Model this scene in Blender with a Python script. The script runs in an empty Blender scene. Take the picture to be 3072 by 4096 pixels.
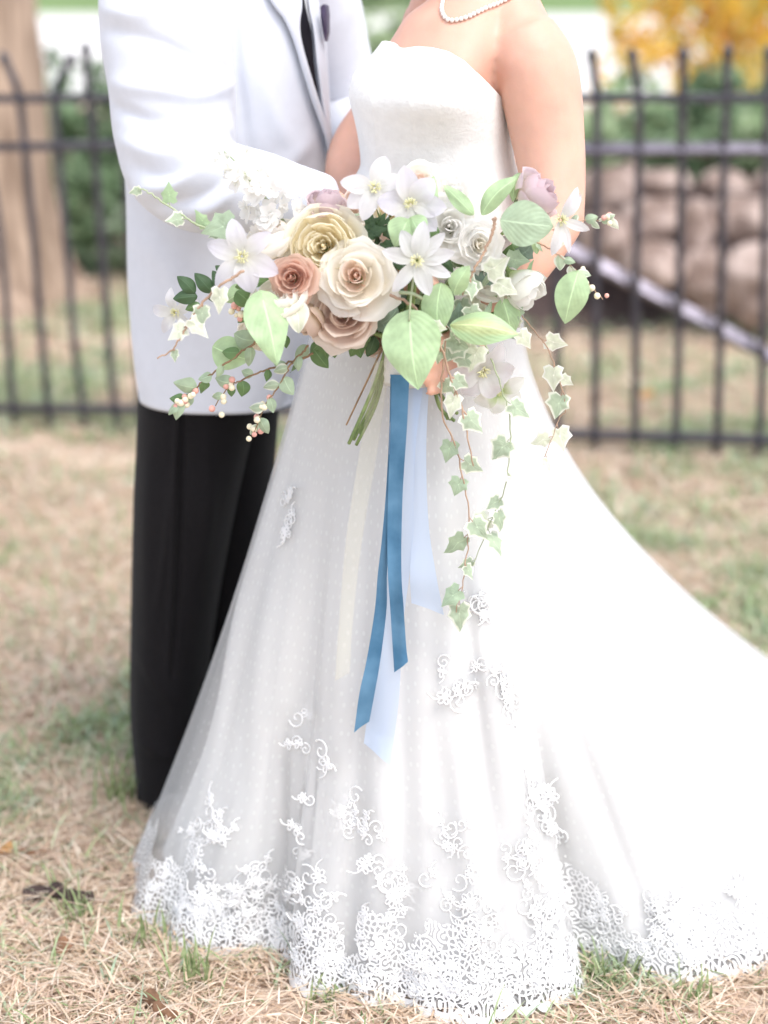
import bpy, bmesh, math, random
import numpy as np
from mathutils import Vector, Matrix, Quaternion
from mathutils.bvhtree import BVHTree

R = math.radians
rng = np.random.default_rng(7)
random.seed(7)
C = bpy.context.scene.collection
SC = bpy.context.scene

# ------------------------------------------------------------------ camera, sky, sun, exposure
F, TILT, CH = 1800.0, R(17.6), 1.467          # focal length in 768x1024 pixels, downward tilt, camera height
cam = bpy.data.objects.new('camera', bpy.data.cameras.new('camera'))
C.objects.link(cam)
cam.location = (0, 0, CH)
cam.rotation_euler = (R(90) - TILT, 0, 0)
cam.data.sensor_fit = 'VERTICAL'
cam.data.sensor_height = 36
cam.data.lens = F / 1024 * 36
cam.data.clip_start = 0.05
cam.data.clip_end = 2000
cam.data.dof.use_dof = True
cam.data.dof.focus_distance = 2.45
cam.data.dof.aperture_fstop = 1.9
SC.camera = cam

SUN_EL, SUN_AZ = R(62), R(140)                  # azimuth measured from +Y (away from camera) towards +X (right)
world = bpy.data.worlds.new('World')
SC.world = world
world.use_nodes = True
wn = world.node_tree
sky = wn.nodes.new('ShaderNodeTexSky')
sky.sky_type = 'NISHITA'
sky.sun_disc = False
sky.sun_elevation = SUN_EL
sky.sun_rotation = SUN_AZ
sky.air_density = 0.7
sky.dust_density = 1.5
sky.ozone_density = 0.6
hs = wn.nodes.new('ShaderNodeHueSaturation')
hs.inputs['Saturation'].default_value = 0.42
bg = wn.nodes['Background']
bg.inputs['Strength'].default_value = 0.15
wn.links.new(sky.outputs[0], hs.inputs['Color'])
wn.links.new(hs.outputs[0], bg.inputs['Color'])
sun = bpy.data.objects.new('sun', bpy.data.lights.new('sun', 'SUN'))
C.objects.link(sun)
sun.data.energy = 0.8
sun.data.angle = R(24)
sun.data.color = (1.0, 0.975, 0.94)
sd = Vector((math.sin(SUN_AZ) * math.cos(SUN_EL), math.cos(SUN_AZ) * math.cos(SUN_EL), math.sin(SUN_EL)))
sun.rotation_euler = sd.to_track_quat('Z', 'Y').to_euler()
sun.location = (4, 0, 6)
SC.view_settings.view_transform = 'Standard'
SC.view_settings.look = 'None'
SC.view_settings.gamma = 1
SC.view_settings.exposure = 1.53
SC.cycles.use_denoising = True
SC.cycles.max_bounces = 10
SC.cycles.transparent_max_bounces = 24

# ------------------------------------------------------------------ helpers
FW = np.array([0, math.cos(TILT), -math.sin(TILT)])
UP = np.array([0, math.sin(TILT), math.cos(TILT)])
CAM = np.array([0, 0, CH])

def ray(x, y):
    """direction through a point of the 3072x4096 photograph"""
    return FW + np.array([1, 0, 0]) * ((x / 4 - 384) / F) + UP * ((512 - y / 4) / F)

def at(x, y, Y):
    d = ray(x, y)
    return CAM + d * (Y / d[1])

def ground(x, y, z=0.0):
    d = ray(x, y)
    return CAM + d * ((z - CH) / d[2])

def pix(p):
    v = np.asarray(p, float) - CAM
    dz = v @ FW
    return (v[..., 0] / dz * F + 384) * 4, (512 - (v @ UP) / dz * F) * 4

def lerp(a, b, t):
    return a + (b - a) * t

def smooth01(t):
    t = np.clip(t, 0, 1)
    return t * t * (3 - 2 * t)

def hermite(xs, ys, x):
    """monotone-ish cubic interpolation of a table (ys may be 2-d)"""
    xs = np.asarray(xs, float); ys = np.asarray(ys, float)
    if xs[0] > xs[-1]:
        xs = xs[::-1]; ys = ys[::-1]
    d = (ys[1:] - ys[:-1]) / (xs[1:] - xs[:-1]).reshape((-1,) + (1,) * (ys.ndim - 1))
    m = np.zeros_like(ys)
    m[0] = d[0]; m[-1] = d[-1]
    m[1:-1] = np.where(d[1:] * d[:-1] > 0, 2 * d[1:] * d[:-1] / (d[1:] + d[:-1] + 1e-12), 0)
    x = np.clip(np.asarray(x, float), xs[0], xs[-1])
    i = np.clip(np.searchsorted(xs, x) - 1, 0, len(xs) - 2)
    h = xs[i + 1] - xs[i]
    t = (x - xs[i]) / h
    if ys.ndim > 1:
        t = np.asarray(t)[..., None]; h = np.asarray(h)[..., None]
    return ((1 + 2 * t) * (1 - t) ** 2 * ys[i] + t * (1 - t) ** 2 * h * m[i]
            + t * t * (3 - 2 * t) * ys[i + 1] + t * t * (t - 1) * h * m[i + 1])

def spline(pts, n):
    """Catmull-Rom through points, n samples"""
    P = np.asarray(pts, float)
    P = np.vstack([2 * P[0] - P[1], P, 2 * P[-1] - P[-2]])
    u = np.linspace(0, len(P) - 3 - 1e-9, n)
    i = u.astype(int); t = (u - i)[:, None]
    p0, p1, p2, p3 = P[i], P[i + 1], P[i + 2], P[i + 3]
    return 0.5 * (2 * p1 + (p2 - p0) * t + (2 * p0 - 5 * p1 + 4 * p2 - p3) * t ** 2 + (3 * p1 - p0 - 3 * p2 + p3) * t ** 3)

def mesh_data(name, verts, faces, mat=None, uv=None, smooth=True):
    me = bpy.data.meshes.new(name)
    me.from_pydata([tuple(v) for v in np.asarray(verts, float)], [], [tuple(int(i) for i in f) for f in faces])
    if uv is not None:
        uvl = me.uv_layers.new(name='UVMap')
        idx = np.empty(len(me.loops), int); me.loops.foreach_get('vertex_index', idx)
        uvl.data.foreach_set('uv', np.asarray(uv, float)[idx].ravel())
    if smooth:
        me.polygons.foreach_set('use_smooth', [True] * len(me.polygons))
    if mat:
        me.materials.append(mat)
    me.update()
    return me

def link(name, me, parent=None, loc=None):
    o = bpy.data.objects.new(name, me)
    C.objects.link(o)
    if parent:
        o.parent = parent
    if loc is not None:
        o.location = tuple(loc)
    return o

def obj(name, verts, faces, mat, parent=None, uv=None, smooth=True):
    V = np.asarray(verts, float)
    if parent is not None:
        V = V - np.array(ORG.get(parent.name, (0, 0, 0)))
    return link(name, mesh_data(name, V, faces, mat, uv, smooth), parent)

ORG = {}   # world position of a parent's origin (parents stand unrotated at their base)

def tag(o, label, cat=None, group=None, kind=None):
    if label: o['label'] = label
    if cat: o['category'] = cat
    if group: o['group'] = group
    if kind: o['kind'] = kind
    return o

def empty(name, loc, label, cat, group=None, parent=None):
    o = bpy.data.objects.new(name, None)
    o.empty_display_size = 0.1
    C.objects.link(o)
    o.location = tuple(loc)
    ORG[o.name] = tuple(float(c) for c in loc)
    if label:
        tag(o, label, cat, group)
    return o

def sub(parent, o):
    """children of a mesh part keep its parent's origin"""
    ORG[o.name] = ORG.get(parent.name, (0, 0, 0))
    return o

def grid_faces(nu, nv, wrap=False):
    """rows nv of nu points"""
    f = []
    mu = nu if wrap else nu - 1
    for j in range(nv - 1):
        for i in range(mu):
            a = j * nu + i; b = j * nu + (i + 1) % nu
            f.append((a, b, b + nu, a + nu))
    return f

def box_vf(c, s, bevel=0.0):
    c = np.array(c, float); s = np.array(s, float) / 2
    v = [c + s * np.array(k) for k in [(-1, -1, -1), (1, -1, -1), (1, 1, -1), (-1, 1, -1), (-1, -1, 1), (1, -1, 1), (1, 1, 1), (-1, 1, 1)]]
    return v, [(0, 3, 2, 1), (4, 5, 6, 7), (0, 1, 5, 4), (1, 2, 6, 5), (2, 3, 7, 6), (3, 0, 4, 7)]

def tube_vf(path, rad, n=8, caps=True, flat=1.0, flatdir=None):
    """tube along path; flat scales the section along flatdir"""
    P = np.asarray(path, float); k = len(P)
    rad = np.broadcast_to(np.asarray(rad, float), (k,))
    T = np.gradient(P, axis=0); T /= np.linalg.norm(T, axis=1)[:, None] + 1e-12
    ref = np.array([0, 0, 1.0]) if abs(T[0][2]) < .9 else np.array([0, 1.0, 0])
    N = np.cross(T[0], ref); N /= np.linalg.norm(N)
    verts = []
    ang = np.linspace(0, 2 * np.pi, n, endpoint=False)
    for i in range(k):
        N = N - T[i] * (N @ T[i]); N /= np.linalg.norm(N) + 1e-12
        B = np.cross(T[i], N)
        for a in ang:
            o = (math.cos(a) * N + math.sin(a) * B) * rad[i]
            if flatdir is not None:
                fd = np.asarray(flatdir, float); fd = fd / np.linalg.norm(fd)
                o = o - fd * (o @ fd) * (1 - flat)
            verts.append(P[i] + o)
    faces = grid_faces(n, k, True)
    if caps:
        a = len(verts); verts += [P[0] - T[0] * rad[0] * .5, P[-1] + T[-1] * rad[-1] * .5]
        for i in range(n):
            faces.append((a, (i + 1) % n, i))
            faces.append((a + 1, (k - 1) * n + i, (k - 1) * n + (i + 1) % n))
    return verts, faces

def ellipsoid_vf(c, r, nu=20, nv=12, rot=None):
    v, f = [], []
    c = np.array(c, float); r = np.array(r, float)
    for j in range(nv + 1):
        ph = math.pi * j / nv
        for i in range(nu):
            th = 2 * math.pi * i / nu
            p = np.array([math.sin(ph) * math.cos(th), math.sin(ph) * math.sin(th), -math.cos(ph)]) * r
            if rot is not None:
                p = np.array(rot @ Vector(p))
            v.append(c + p)
    return v, grid_faces(nu, nv + 1, True)

def join_vf(parts):
    V, Fc = [], []
    for v, f in parts:
        o = len(V)
        V += list(v)
        Fc += [tuple(i + o for i in q) for q in f]
    return V, Fc

def remeshed(parts, voxel, iters):
    """one continuous skin over overlapping shapes"""
    V, Fc = join_vf(parts)
    me = mesh_data('tmp', V, Fc)
    o = bpy.data.objects.new('tmp', me); C.objects.link(o)
    m = o.modifiers.new('r', 'REMESH'); m.mode = 'VOXEL'; m.voxel_size = voxel
    s = o.modifiers.new('s', 'SMOOTH'); s.factor = .5; s.iterations = iters
    dg = bpy.context.evaluated_depsgraph_get()
    out = bpy.data.meshes.new_from_object(o.evaluated_get(dg))
    bpy.data.objects.remove(o); bpy.data.meshes.remove(me)
    n = len(out.vertices)
    co = np.empty(n * 3); out.vertices.foreach_get('co', co)
    fs = [tuple(p.vertices) for p in out.polygons]
    bpy.data.meshes.remove(out)
    return co.reshape(-1, 3), fs

def vnormals(V, faces):
    V = np.asarray(V, float); N = np.zeros_like(V)
    q = np.array([f if len(f) == 4 else (*f, f[2]) for f in faces if len(f) < 5])
    n = np.cross(V[q[:, 2]] - V[q[:, 0]], V[q[:, 3]] - V[q[:, 1]])
    t = np.linalg.norm(n, axis=1) < 1e-14
    if t.any():
        n[t] = np.cross(V[q[t, 1]] - V[q[t, 0]], V[q[t, 2]] - V[q[t, 0]])
    for k in range(4):
        np.add.at(N, q[:, k], n)
    return N / (np.linalg.norm(N, axis=1)[:, None] + 1e-12)

def sculpt_folds(V, faces, folds):
    """cloth folds: each fold = polyline over the figure (photo coords), width px, height m; only cloth facing us"""
    V = np.asarray(V, float).copy()
    N = vnormals(V, faces)
    tocam = CAM - V
    face = np.einsum('ij,ij->i', N, tocam)
    sgn = np.sign(np.median(face[np.abs(face) > 0])) or 1
    front = smooth01(face / (np.linalg.norm(tocam, axis=1) + 1e-9) * 2.5)
    px, py = pix(V)
    D = np.zeros(len(V))
    for pts, w, h in folds:
        P = spline([(a, b, 0) for a, b in pts], 24)[:, :2]
        best = np.full(len(V), 1e9); tt = np.zeros(len(V))
        for i in range(len(P) - 1):
            a, b = P[i], P[i + 1]; d = b - a
            t = np.clip(((px - a[0]) * d[0] + (py - a[1]) * d[1]) / (d @ d + 1e-9), 0, 1)
            q = np.hypot(px - a[0] - t * d[0], py - a[1] - t * d[1])
            m = q < best
            best[m] = q[m]; tt[m] = (i + t[m]) / (len(P) - 1)
        D += h * np.exp(-(best / w) ** 2) * np.sin(np.pi * np.clip(tt * .9 + .05, 0, 1)) ** .7
    return V + N * (D * front)[:, None]

def noise3(P, scale, seed=0):
    """cheap smooth value noise"""
    P = np.asarray(P, float) * scale + seed * 17.13
    i = np.floor(P).astype(int); f = P - i; f = f * f * (3 - 2 * f)
    def h(a, b, c):
        n = (a * 374761393 + b * 668265263 + c * 2147483647 + seed * 1274126177) & 0xffffffff
        n = ((n ^ (n >> 13)) * 1274126177) & 0xffffffff
        return ((n ^ (n >> 16)) & 0xffff) / 65535.0
    r = 0
    for dx in (0, 1):
        for dy in (0, 1):
            for dz in (0, 1):
                w = (f[..., 0] if dx else 1 - f[..., 0]) * (f[..., 1] if dy else 1 - f[..., 1]) * (f[..., 2] if dz else 1 - f[..., 2])
                r = r + w * h(i[..., 0] + dx, i[..., 1] + dy, i[..., 2] + dz)
    return r

# ------------------------------------------------------------------ materials
def mat(name, col, rough=.7, var=.08, vscale=12, bump=0.0, bscale=150, transl=0.0, spec=.3, sheen=0.0,
        metal=0.0, col2=None, tcol=None, detail=4, stretch=None):
    m = bpy.data.materials.new(name); m.use_nodes = True
    nt = m.node_tree; N = nt.nodes; L = nt.links
    b = N['Principled BSDF']
    b.inputs['Roughness'].default_value = rough
    b.inputs['Specular IOR Level'].default_value = spec
    b.inputs['Metallic'].default_value = metal
    if sheen:
        b.inputs['Sheen Weight'].default_value = sheen
        b.inputs['Sheen Roughness'].default_value = .4
    tc = N.new('ShaderNodeTexCoord')
    vec = tc.outputs['Object']
    if stretch:
        mp = N.new('ShaderNodeMapping'); mp.inputs['Scale'].default_value = stretch
        L.new(vec, mp.inputs['Vector']); vec = mp.outputs[0]
    nz = N.new('ShaderNodeTexNoise'); nz.inputs['Scale'].default_value = vscale; nz.inputs['Detail'].default_value = detail
    L.new(vec, nz.inputs['Vector'])
    rp = N.new('ShaderNodeValToRGB')
    c = np.array(col[:3])
    a = np.clip(c * (1 - var), 0, 1); z = np.clip(c * (1 + var), 0, 1) if col2 is None else np.array(col2[:3])
    rp.color_ramp.elements[0].position = .35; rp.color_ramp.elements[0].color = (*a, 1)
    rp.color_ramp.elements[1].position = .65; rp.color_ramp.elements[1].color = (*z, 1)
    L.new(nz.outputs['Fac'], rp.inputs['Fac'])
    L.new(rp.outputs['Color'], b.inputs['Base Color'])
    if bump:
        n2 = N.new('ShaderNodeTexNoise'); n2.inputs['Scale'].default_value = bscale; n2.inputs['Detail'].default_value = 6
        L.new(vec, n2.inputs['Vector'])
        bp = N.new('ShaderNodeBump'); bp.inputs['Strength'].default_value = bump; bp.inputs['Distance'].default_value = .01
        L.new(n2.outputs['Fac'], bp.inputs['Height']); L.new(bp.outputs[0], b.inputs['Normal'])
    if transl:
        t = N.new('ShaderNodeBsdfTranslucent')
        if tcol: t.inputs['Color'].default_value = (*tcol, 1)
        else: L.new(rp.outputs['Color'], t.inputs['Color'])
        mx = N.new('ShaderNodeMixShader'); mx.inputs[0].default_value = transl
        L.new(b.outputs[0], mx.inputs[1]); L.new(t.outputs[0], mx.inputs[2])
        L.new(mx.outputs[0], N['Material Output'].inputs['Surface'])
    return m

def petal_mat(name, base, tip, transl=.3, rough=.6, pos=(.15, .75), streak=0.0):
    """petal or leaf colours running from base to tip (UV v), fine veins"""
    m = bpy.data.materials.new(name); m.use_nodes = True
    nt = m.node_tree; N = nt.nodes; L = nt.links
    b = N['Principled BSDF']; b.inputs['Roughness'].default_value = rough; b.inputs['Specular IOR Level'].default_value = .25
    uv = N.new('ShaderNodeUVMap'); sp = N.new('ShaderNodeSeparateXYZ'); L.new(uv.outputs[0], sp.inputs[0])
    oi = N.new('ShaderNodeTexCoord')
    nz = N.new('ShaderNodeTexNoise'); nz.inputs['Scale'].default_value = 3.0; nz.inputs['Detail'].default_value = 3
    L.new(oi.outputs['Object'], nz.inputs['Vector'])
    ma = N.new('ShaderNodeMath'); ma.operation = 'MULTIPLY_ADD'; ma.inputs[1].default_value = .35; ma.inputs[2].default_value = -.17
    L.new(nz.outputs['Fac'], ma.inputs[0])
    ad = N.new('ShaderNodeMath'); ad.operation = 'ADD'; L.new(sp.outputs['Y'], ad.inputs[0]); L.new(ma.outputs[0], ad.inputs[1])
    rp = N.new('ShaderNodeValToRGB')
    rp.color_ramp.elements[0].position = pos[0]; rp.color_ramp.elements[0].color = (*base, 1)
    rp.color_ramp.elements[1].position = pos[1]; rp.color_ramp.elements[1].color = (*tip, 1)
    L.new(ad.outputs[0], rp.inputs['Fac'])
    L.new(rp.outputs['Color'], b.inputs['Base Color'])
    wv = N.new('ShaderNodeTexWave'); wv.inputs['Scale'].default_value = 5; wv.inputs['Distortion'].default_value = 1.5
    wv.bands_direction = 'X'
    L.new(uv.outputs[0], wv.inputs['Vector'])
    bp = N.new('ShaderNodeBump'); bp.inputs['Strength'].default_value = .12 + streak; bp.inputs['Distance'].default_value = .004
    L.new(wv.outputs['Fac'], bp.inputs['Height']); L.new(bp.outputs[0], b.inputs['Normal'])
    t = N.new('ShaderNodeBsdfTranslucent'); L.new(rp.outputs['Color'], t.inputs['Color'])
    mx = N.new('ShaderNodeMixShader'); mx.inputs[0].default_value = transl
    L.new(b.outputs[0], mx.inputs[1]); L.new(t.outputs[0], mx.inputs[2])
    L.new(mx.outputs[0], N['Material Output'].inputs['Surface'])
    return m

def leaf_mat(name, col, edge=None, transl=.25, rough=.45, vein=None, edgepos=(.6, .85)):
    """leaf: midrib and side veins from UV (u = -1..1 across, v along), optional pale margin"""
    m = bpy.data.materials.new(name); m.use_nodes = True
    nt = m.node_tree; N = nt.nodes; L = nt.links
    b = N['Principled BSDF']; b.inputs['Roughness'].default_value = rough; b.inputs['Specular IOR Level'].default_value = .35
    uv = N.new('ShaderNodeUVMap'); sp = N.new('ShaderNodeSeparateXYZ'); L.new(uv.outputs[0], sp.inputs[0])
    ab = N.new('ShaderNodeMath'); ab.operation = 'ABSOLUTE'; L.new(sp.outputs['X'], ab.inputs[0])
    tc = N.new('ShaderNodeTexCoord')
    nz = N.new('ShaderNodeTexNoise'); nz.inputs['Scale'].default_value = 60; nz.inputs['Detail'].default_value = 4
    L.new(tc.outputs['Object'], nz.inputs['Vector'])
    c = np.array(col)
    r1 = N.new('ShaderNodeValToRGB')
    r1.color_ramp.elements[0].position = .3; r1.color_ramp.elements[0].color = (*(c * .85), 1)
    r1.color_ramp.elements[1].position = .7; r1.color_ramp.elements[1].color = (*np.clip(c * 1.15, 0, 1), 1)
    L.new(nz.outputs['Fac'], r1.inputs['Fac'])
    out = r1.outputs['Color']
    if edge is not None:
        ad = N.new('ShaderNodeMath'); ad.operation = 'MULTIPLY_ADD'; ad.inputs[1].default_value = .5; ad.inputs[2].default_value = -.25
        L.new(nz.outputs['Fac'], ad.inputs[0])
        ad2 = N.new('ShaderNodeMath'); L.new(ab.outputs[0], ad2.inputs[0]); L.new(ad.outputs[0], ad2.inputs[1])
        r2 = N.new('ShaderNodeValToRGB')
        r2.color_ramp.elements[0].position = edgepos[0]; r2.color_ramp.elements[1].position = edgepos[1]
        L.new(ad2.outputs[0], r2.inputs['Fac'])
        mx = N.new('ShaderNodeMix'); mx.data_type = 'RGBA'
        L.new(r2.outputs['Color'], mx.inputs['Factor']); L.new(out, mx.inputs['A']); mx.inputs['B'].default_value = (*edge, 1)
        out = mx.outputs['Result']
    v = np.array(vein if vein is not None else np.clip(c * 1.5 + .03, 0, 1))
    r3 = N.new('ShaderNodeValToRGB')
    r3.color_ramp.elements[0].position = .02; r3.color_ramp.elements[0].color = (.7, .7, .7, 1)
    r3.color_ramp.elements[1].position = .06; r3.color_ramp.elements[1].color = (0, 0, 0, 1)
    L.new(ab.outputs[0], r3.inputs['Fac'])
    m2 = N.new('ShaderNodeMix'); m2.data_type = 'RGBA'
    L.new(r3.outputs['Color'], m2.inputs['Factor']); L.new(out, m2.inputs['A']); m2.inputs['B'].default_value = (*v, 1)
    L.new(m2.outputs['Result'], b.inputs['Base Color'])
    # side veins as relief
    m3 = N.new('ShaderNodeMath'); m3.operation = 'MULTIPLY_ADD'; m3.inputs[1].default_value = -.6
    L.new(ab.outputs[0], m3.inputs[0]); L.new(sp.outputs['Y'], m3.inputs[2])
    m4 = N.new('ShaderNodeMath'); m4.operation = 'MULTIPLY'; m4.inputs[1].default_value = 42; L.new(m3.outputs[0], m4.inputs[0])
    m5 = N.new('ShaderNodeMath'); m5.operation = 'SINE'; L.new(m4.outputs[0], m5.inputs[0])
    bp = N.new('ShaderNodeBump'); bp.inputs['Strength'].default_value = .12; bp.inputs['Distance'].default_value = .002
    L.new(m5.outputs[0], bp.inputs['Height']); L.new(bp.outputs[0], b.inputs['Normal'])
    t = N.new('ShaderNodeBsdfTranslucent'); L.new(m2.outputs['Result'], t.inputs['Color'])
    mxs = N.new('ShaderNodeMixShader'); mxs.inputs[0].default_value = transl
    L.new(b.outputs[0], mxs.inputs[1]); L.new(t.outputs[0], mxs.inputs[2])
    L.new(mxs.outputs[0], N['Material Output'].inputs['Surface'])
    return m

def attr_mat(name, rough=.8, transl=.25):
    m = bpy.data.materials.new(name); m.use_nodes = True
    nt = m.node_tree; N = nt.nodes; L = nt.links
    b = N['Principled BSDF']; b.inputs['Roughness'].default_value = rough; b.inputs['Specular IOR Level'].default_value = .2
    a = N.new('ShaderNodeAttribute'); a.attribute_name = 'tint'
    L.new(a.outputs['Color'], b.inputs['Base Color'])
    t = N.new('ShaderNodeBsdfTranslucent'); L.new(a.outputs['Color'], t.inputs['Color'])
    mx = N.new('ShaderNodeMixShader'); mx.inputs[0].default_value = transl
    L.new(b.outputs[0], mx.inputs[1]); L.new(t.outputs[0], mx.inputs[2])
    L.new(mx.outputs[0], N['Material Output'].inputs['Surface'])
    return m

def sheer_mat(name, col, alpha, dots=False, rough=.6):
    m = bpy.data.materials.new(name); m.use_nodes = True
    nt = m.node_tree; N = nt.nodes; L = nt.links
    b = N['Principled BSDF']; b.inputs['Base Color'].default_value = (*col, 1)
    b.inputs['Roughness'].default_value = rough; b.inputs['Specular IOR Level'].default_value = .2
    tl = N.new('ShaderNodeBsdfTranslucent'); tl.inputs['Color'].default_value = (*col, 1)
    m1 = N.new('ShaderNodeMixShader'); m1.inputs[0].default_value = .35
    L.new(b.outputs[0], m1.inputs[1]); L.new(tl.outputs[0], m1.inputs[2])
    tr = N.new('ShaderNodeBsdfTransparent')
    m2 = N.new('ShaderNodeMixShader'); m2.inputs[0].default_value = alpha
    L.new(tr.outputs[0], m2.inputs[1]); L.new(m1.outputs[0], m2.inputs[2])
    if dots:
        uv = N.new('ShaderNodeUVMap')
        vo = N.new('ShaderNodeTexVoronoi'); vo.voronoi_dimensions = '2D'; vo.inputs['Scale'].default_value = 45; vo.inputs['Randomness'].default_value = .45
        L.new(uv.outputs[0], vo.inputs['Vector'])
        rp = N.new('ShaderNodeValToRGB')
        rp.color_ramp.elements[0].position = .10; rp.color_ramp.elements[0].color = (.455, .455, .455, 1)
        rp.color_ramp.elements[1].position = .20; rp.color_ramp.elements[1].color = (alpha, alpha, alpha, 1)
        L.new(vo.outputs['Distance'], rp.inputs['Fac'])
        L.new(rp.outputs['Color'], m2.inputs[0])
    L.new(m2.outputs[0], N['Material Output'].inputs['Surface'])
    return m

def lace_mat(name):
    """corded lace: rings and net threads in metres (UV), open between, top border ragged"""
    m = bpy.data.materials.new(name); m.use_nodes = True
    nt = m.node_tree; N = nt.nodes; L = nt.links
    b = N['Principled BSDF']; b.inputs['Base Color'].default_value = (.78, .775, .77, 1); b.inputs['Roughness'].default_value = .7
    uv = N.new('ShaderNodeUVMap'); sp = N.new('ShaderNodeSeparateXYZ'); L.new(uv.outputs[0], sp.inputs[0])
    def math_(op, *ins):
        n = N.new('ShaderNodeMath'); n.operation = op
        for i, v in enumerate(ins):
            if isinstance(v, (int, float)): n.inputs[i].default_value = v
            else: L.new(v, n.inputs[i])
        return n.outputs[0]
    def vor(scale, feat, rnd=.9):
        v = N.new('ShaderNodeTexVoronoi'); v.voronoi_dimensions = '2D'; v.feature = feat
        v.inputs['Scale'].default_value = scale; v.inputs['Randomness'].default_value = rnd
        L.new(uv.outputs[0], v.inputs['Vector'])
        return v.outputs['Distance']
    rings = math_('GREATER_THAN', math_('SINE', math_('MULTIPLY', vor(46, 'F1'), 22)), -.15)
    net = math_('LESS_THAN', vor(115, 'DISTANCE_TO_EDGE'), .16)
    nz = N.new('ShaderNodeTexNoise'); nz.noise_dimensions = '2D'; nz.inputs['Scale'].default_value = 22; nz.inputs['Detail'].default_value = 3
    L.new(uv.outputs[0], nz.inputs['Vector'])
    sel = math_('GREATER_THAN', nz.outputs['Fac'], .5)
    pat = math_('ADD', math_('MULTIPLY', rings, sel), math_('MULTIPLY', net, math_('SUBTRACT', 1.0, sel)))
    edge = math_('LESS_THAN', sp.outputs['Y'], .006)
    pat = math_('MAXIMUM', pat, edge)
    nb = N.new('ShaderNodeTexNoise'); nb.noise_dimensions = '2D'; nb.inputs['Scale'].default_value = 9; nb.inputs['Detail'].default_value = 5
    L.new(uv.outputs[0], nb.inputs['Vector'])
    top = math_('LESS_THAN', sp.outputs['Y'], math_('MULTIPLY_ADD', nb.outputs['Fac'], .30, -.055))
    al = math_('MULTIPLY_ADD', math_('MULTIPLY', math_('MINIMUM', pat, 1.0), top), .92, 0.0)
    tr = N.new('ShaderNodeBsdfTransparent')
    mx = N.new('ShaderNodeMixShader')
    L.new(al, mx.inputs[0]); L.new(tr.outputs[0], mx.inputs[1]); L.new(b.outputs[0], mx.inputs[2])
    L.new(mx.outputs[0], N['Material Output'].inputs['Surface'])
    return m

def ground_mat():
    m = bpy.data.materials.new('dry_lawn_soil'); m.use_nodes = True
    nt = m.node_tree; N = nt.nodes; L = nt.links
    b = N['Principled BSDF']; b.inputs['Roughness'].default_value = .95; b.inputs['Specular IOR Level'].default_value = .1
    tc = N.new('ShaderNodeTexCoord')
    def noise(s, d=5):
        n = N.new('ShaderNodeTexNoise'); n.inputs['Scale'].default_value = s; n.inputs['Detail'].default_value = d
        L.new(tc.outputs['Object'], n.inputs['Vector']); return n.outputs['Fac']
    def ramp(f, a, ca, z, cz):
        r = N.new('ShaderNodeValToRGB')
        r.color_ramp.elements[0].position = a; r.color_ramp.elements[0].color = (*ca, 1)
        r.color_ramp.elements[1].position = z; r.color_ramp.elements[1].color = (*cz, 1)
        L.new(f, r.inputs['Fac']); return r.outputs['Color']
    soil = ramp(noise(30, 8), .3, (.46, .34, .26), .7, (.68, .55, .44))
    green = ramp(noise(40, 6), .3, (.27, .32, .15), .7, (.46, .49, .28))
    msk = ramp(noise(2.2, 4), .53, (0, 0, 0), .68, (.6, .6, .6))
    mx = N.new('ShaderNodeMix'); mx.data_type = 'RGBA'
    L.new(msk, mx.inputs['Factor']); L.new(soil, mx.inputs['A']); L.new(green, mx.inputs['B'])
    L.new(mx.outputs['Result'], b.inputs['Base Color'])
    bp = N.new('ShaderNodeBump'); bp.inputs['Strength'].default_value = .8; bp.inputs['Distance'].default_value = .02
    L.new(noise(60, 8), bp.inputs['Height']); L.new(bp.outputs[0], b.inputs['Normal'])
    return m

M = {}
M['ground'] = ground_mat()
M['concrete'] = mat('pale_concrete', (.74, .71, .67), .9, .06, 3, .2, 60)
M['far_lawn'] = mat('far_lawn_green', (.16, .24, .08), .95, .25, 1.5)
M['iron'] = mat('black_painted_iron', (.042, .038, .048), .32, .3, 30, .15, 120, spec=.5)
M['sky_sheen_iron'] = mat('iron_with_painted_sky_sheen', (.15, .138, .165), .33, .25, 30, .1, 120, metal=.85)  # black iron in a paler lilac metal; the sky's sheen is put into the colour
M['bark'] = mat('tree_bark', (.30, .205, .145), .95, .35, 14, 1.0, 30, col2=(.50, .37, .28), stretch=(1, 1, .18))
M['rock'] = mat('garden_boulder', (.30, .21, .17), .9, .3, 7, .9, 22, col2=(.52, .41, .36))
M['mulch'] = mat('dark_mulch', (.075, .05, .045), .95, .4, 40, 1.0, 80)
M['foliage'] = attr_mat('bush_foliage')
M['grass'] = attr_mat('grass_blades', transl=.3)
M['jacket'] = mat('white_wool_jacket', (.62, .64, .695), .85, .015, 60, .12, 700, spec=.15, sheen=.2)
M['shirt'] = mat('white_cotton_shirt', (.82, .82, .83), .8, .01, 50)
M['black'] = mat('black_wool', (.009, .008, .009), .85, .2, 300, .2, 900, spec=.15, sheen=.06)
M['tie'] = mat('black_satin', (.008, .007, .011), .5, .1, 80, spec=.15)
M['square'] = mat('plum_silk', (.055, .04, .085), .5, .2, 60, .1, 200, sheen=.3)
M['skin'] = mat('skin', (.66, .385, .29), .5, .05, 25, .06, 500, spec=.35)
_b = M['skin'].node_tree.nodes['Principled BSDF']
_b.inputs['Subsurface Weight'].default_value = .35
_b.inputs['Subsurface Radius'].default_value = (.02, .008, .004)
_b.inputs['Subsurface Scale'].default_value = .5
M['bodice'] = mat('ivory_lace_over_satin', (.80, .79, .765), .8, .03, 60, .16, 190, spec=.15, sheen=.1)
M['satin'] = mat('ivory_underskirt', (.675, .668, .655), .75, .012, 8, spec=.15)
M['tulle'] = sheer_mat('dotted_tulle', (.74, .735, .727), .40, dots=True)
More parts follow.
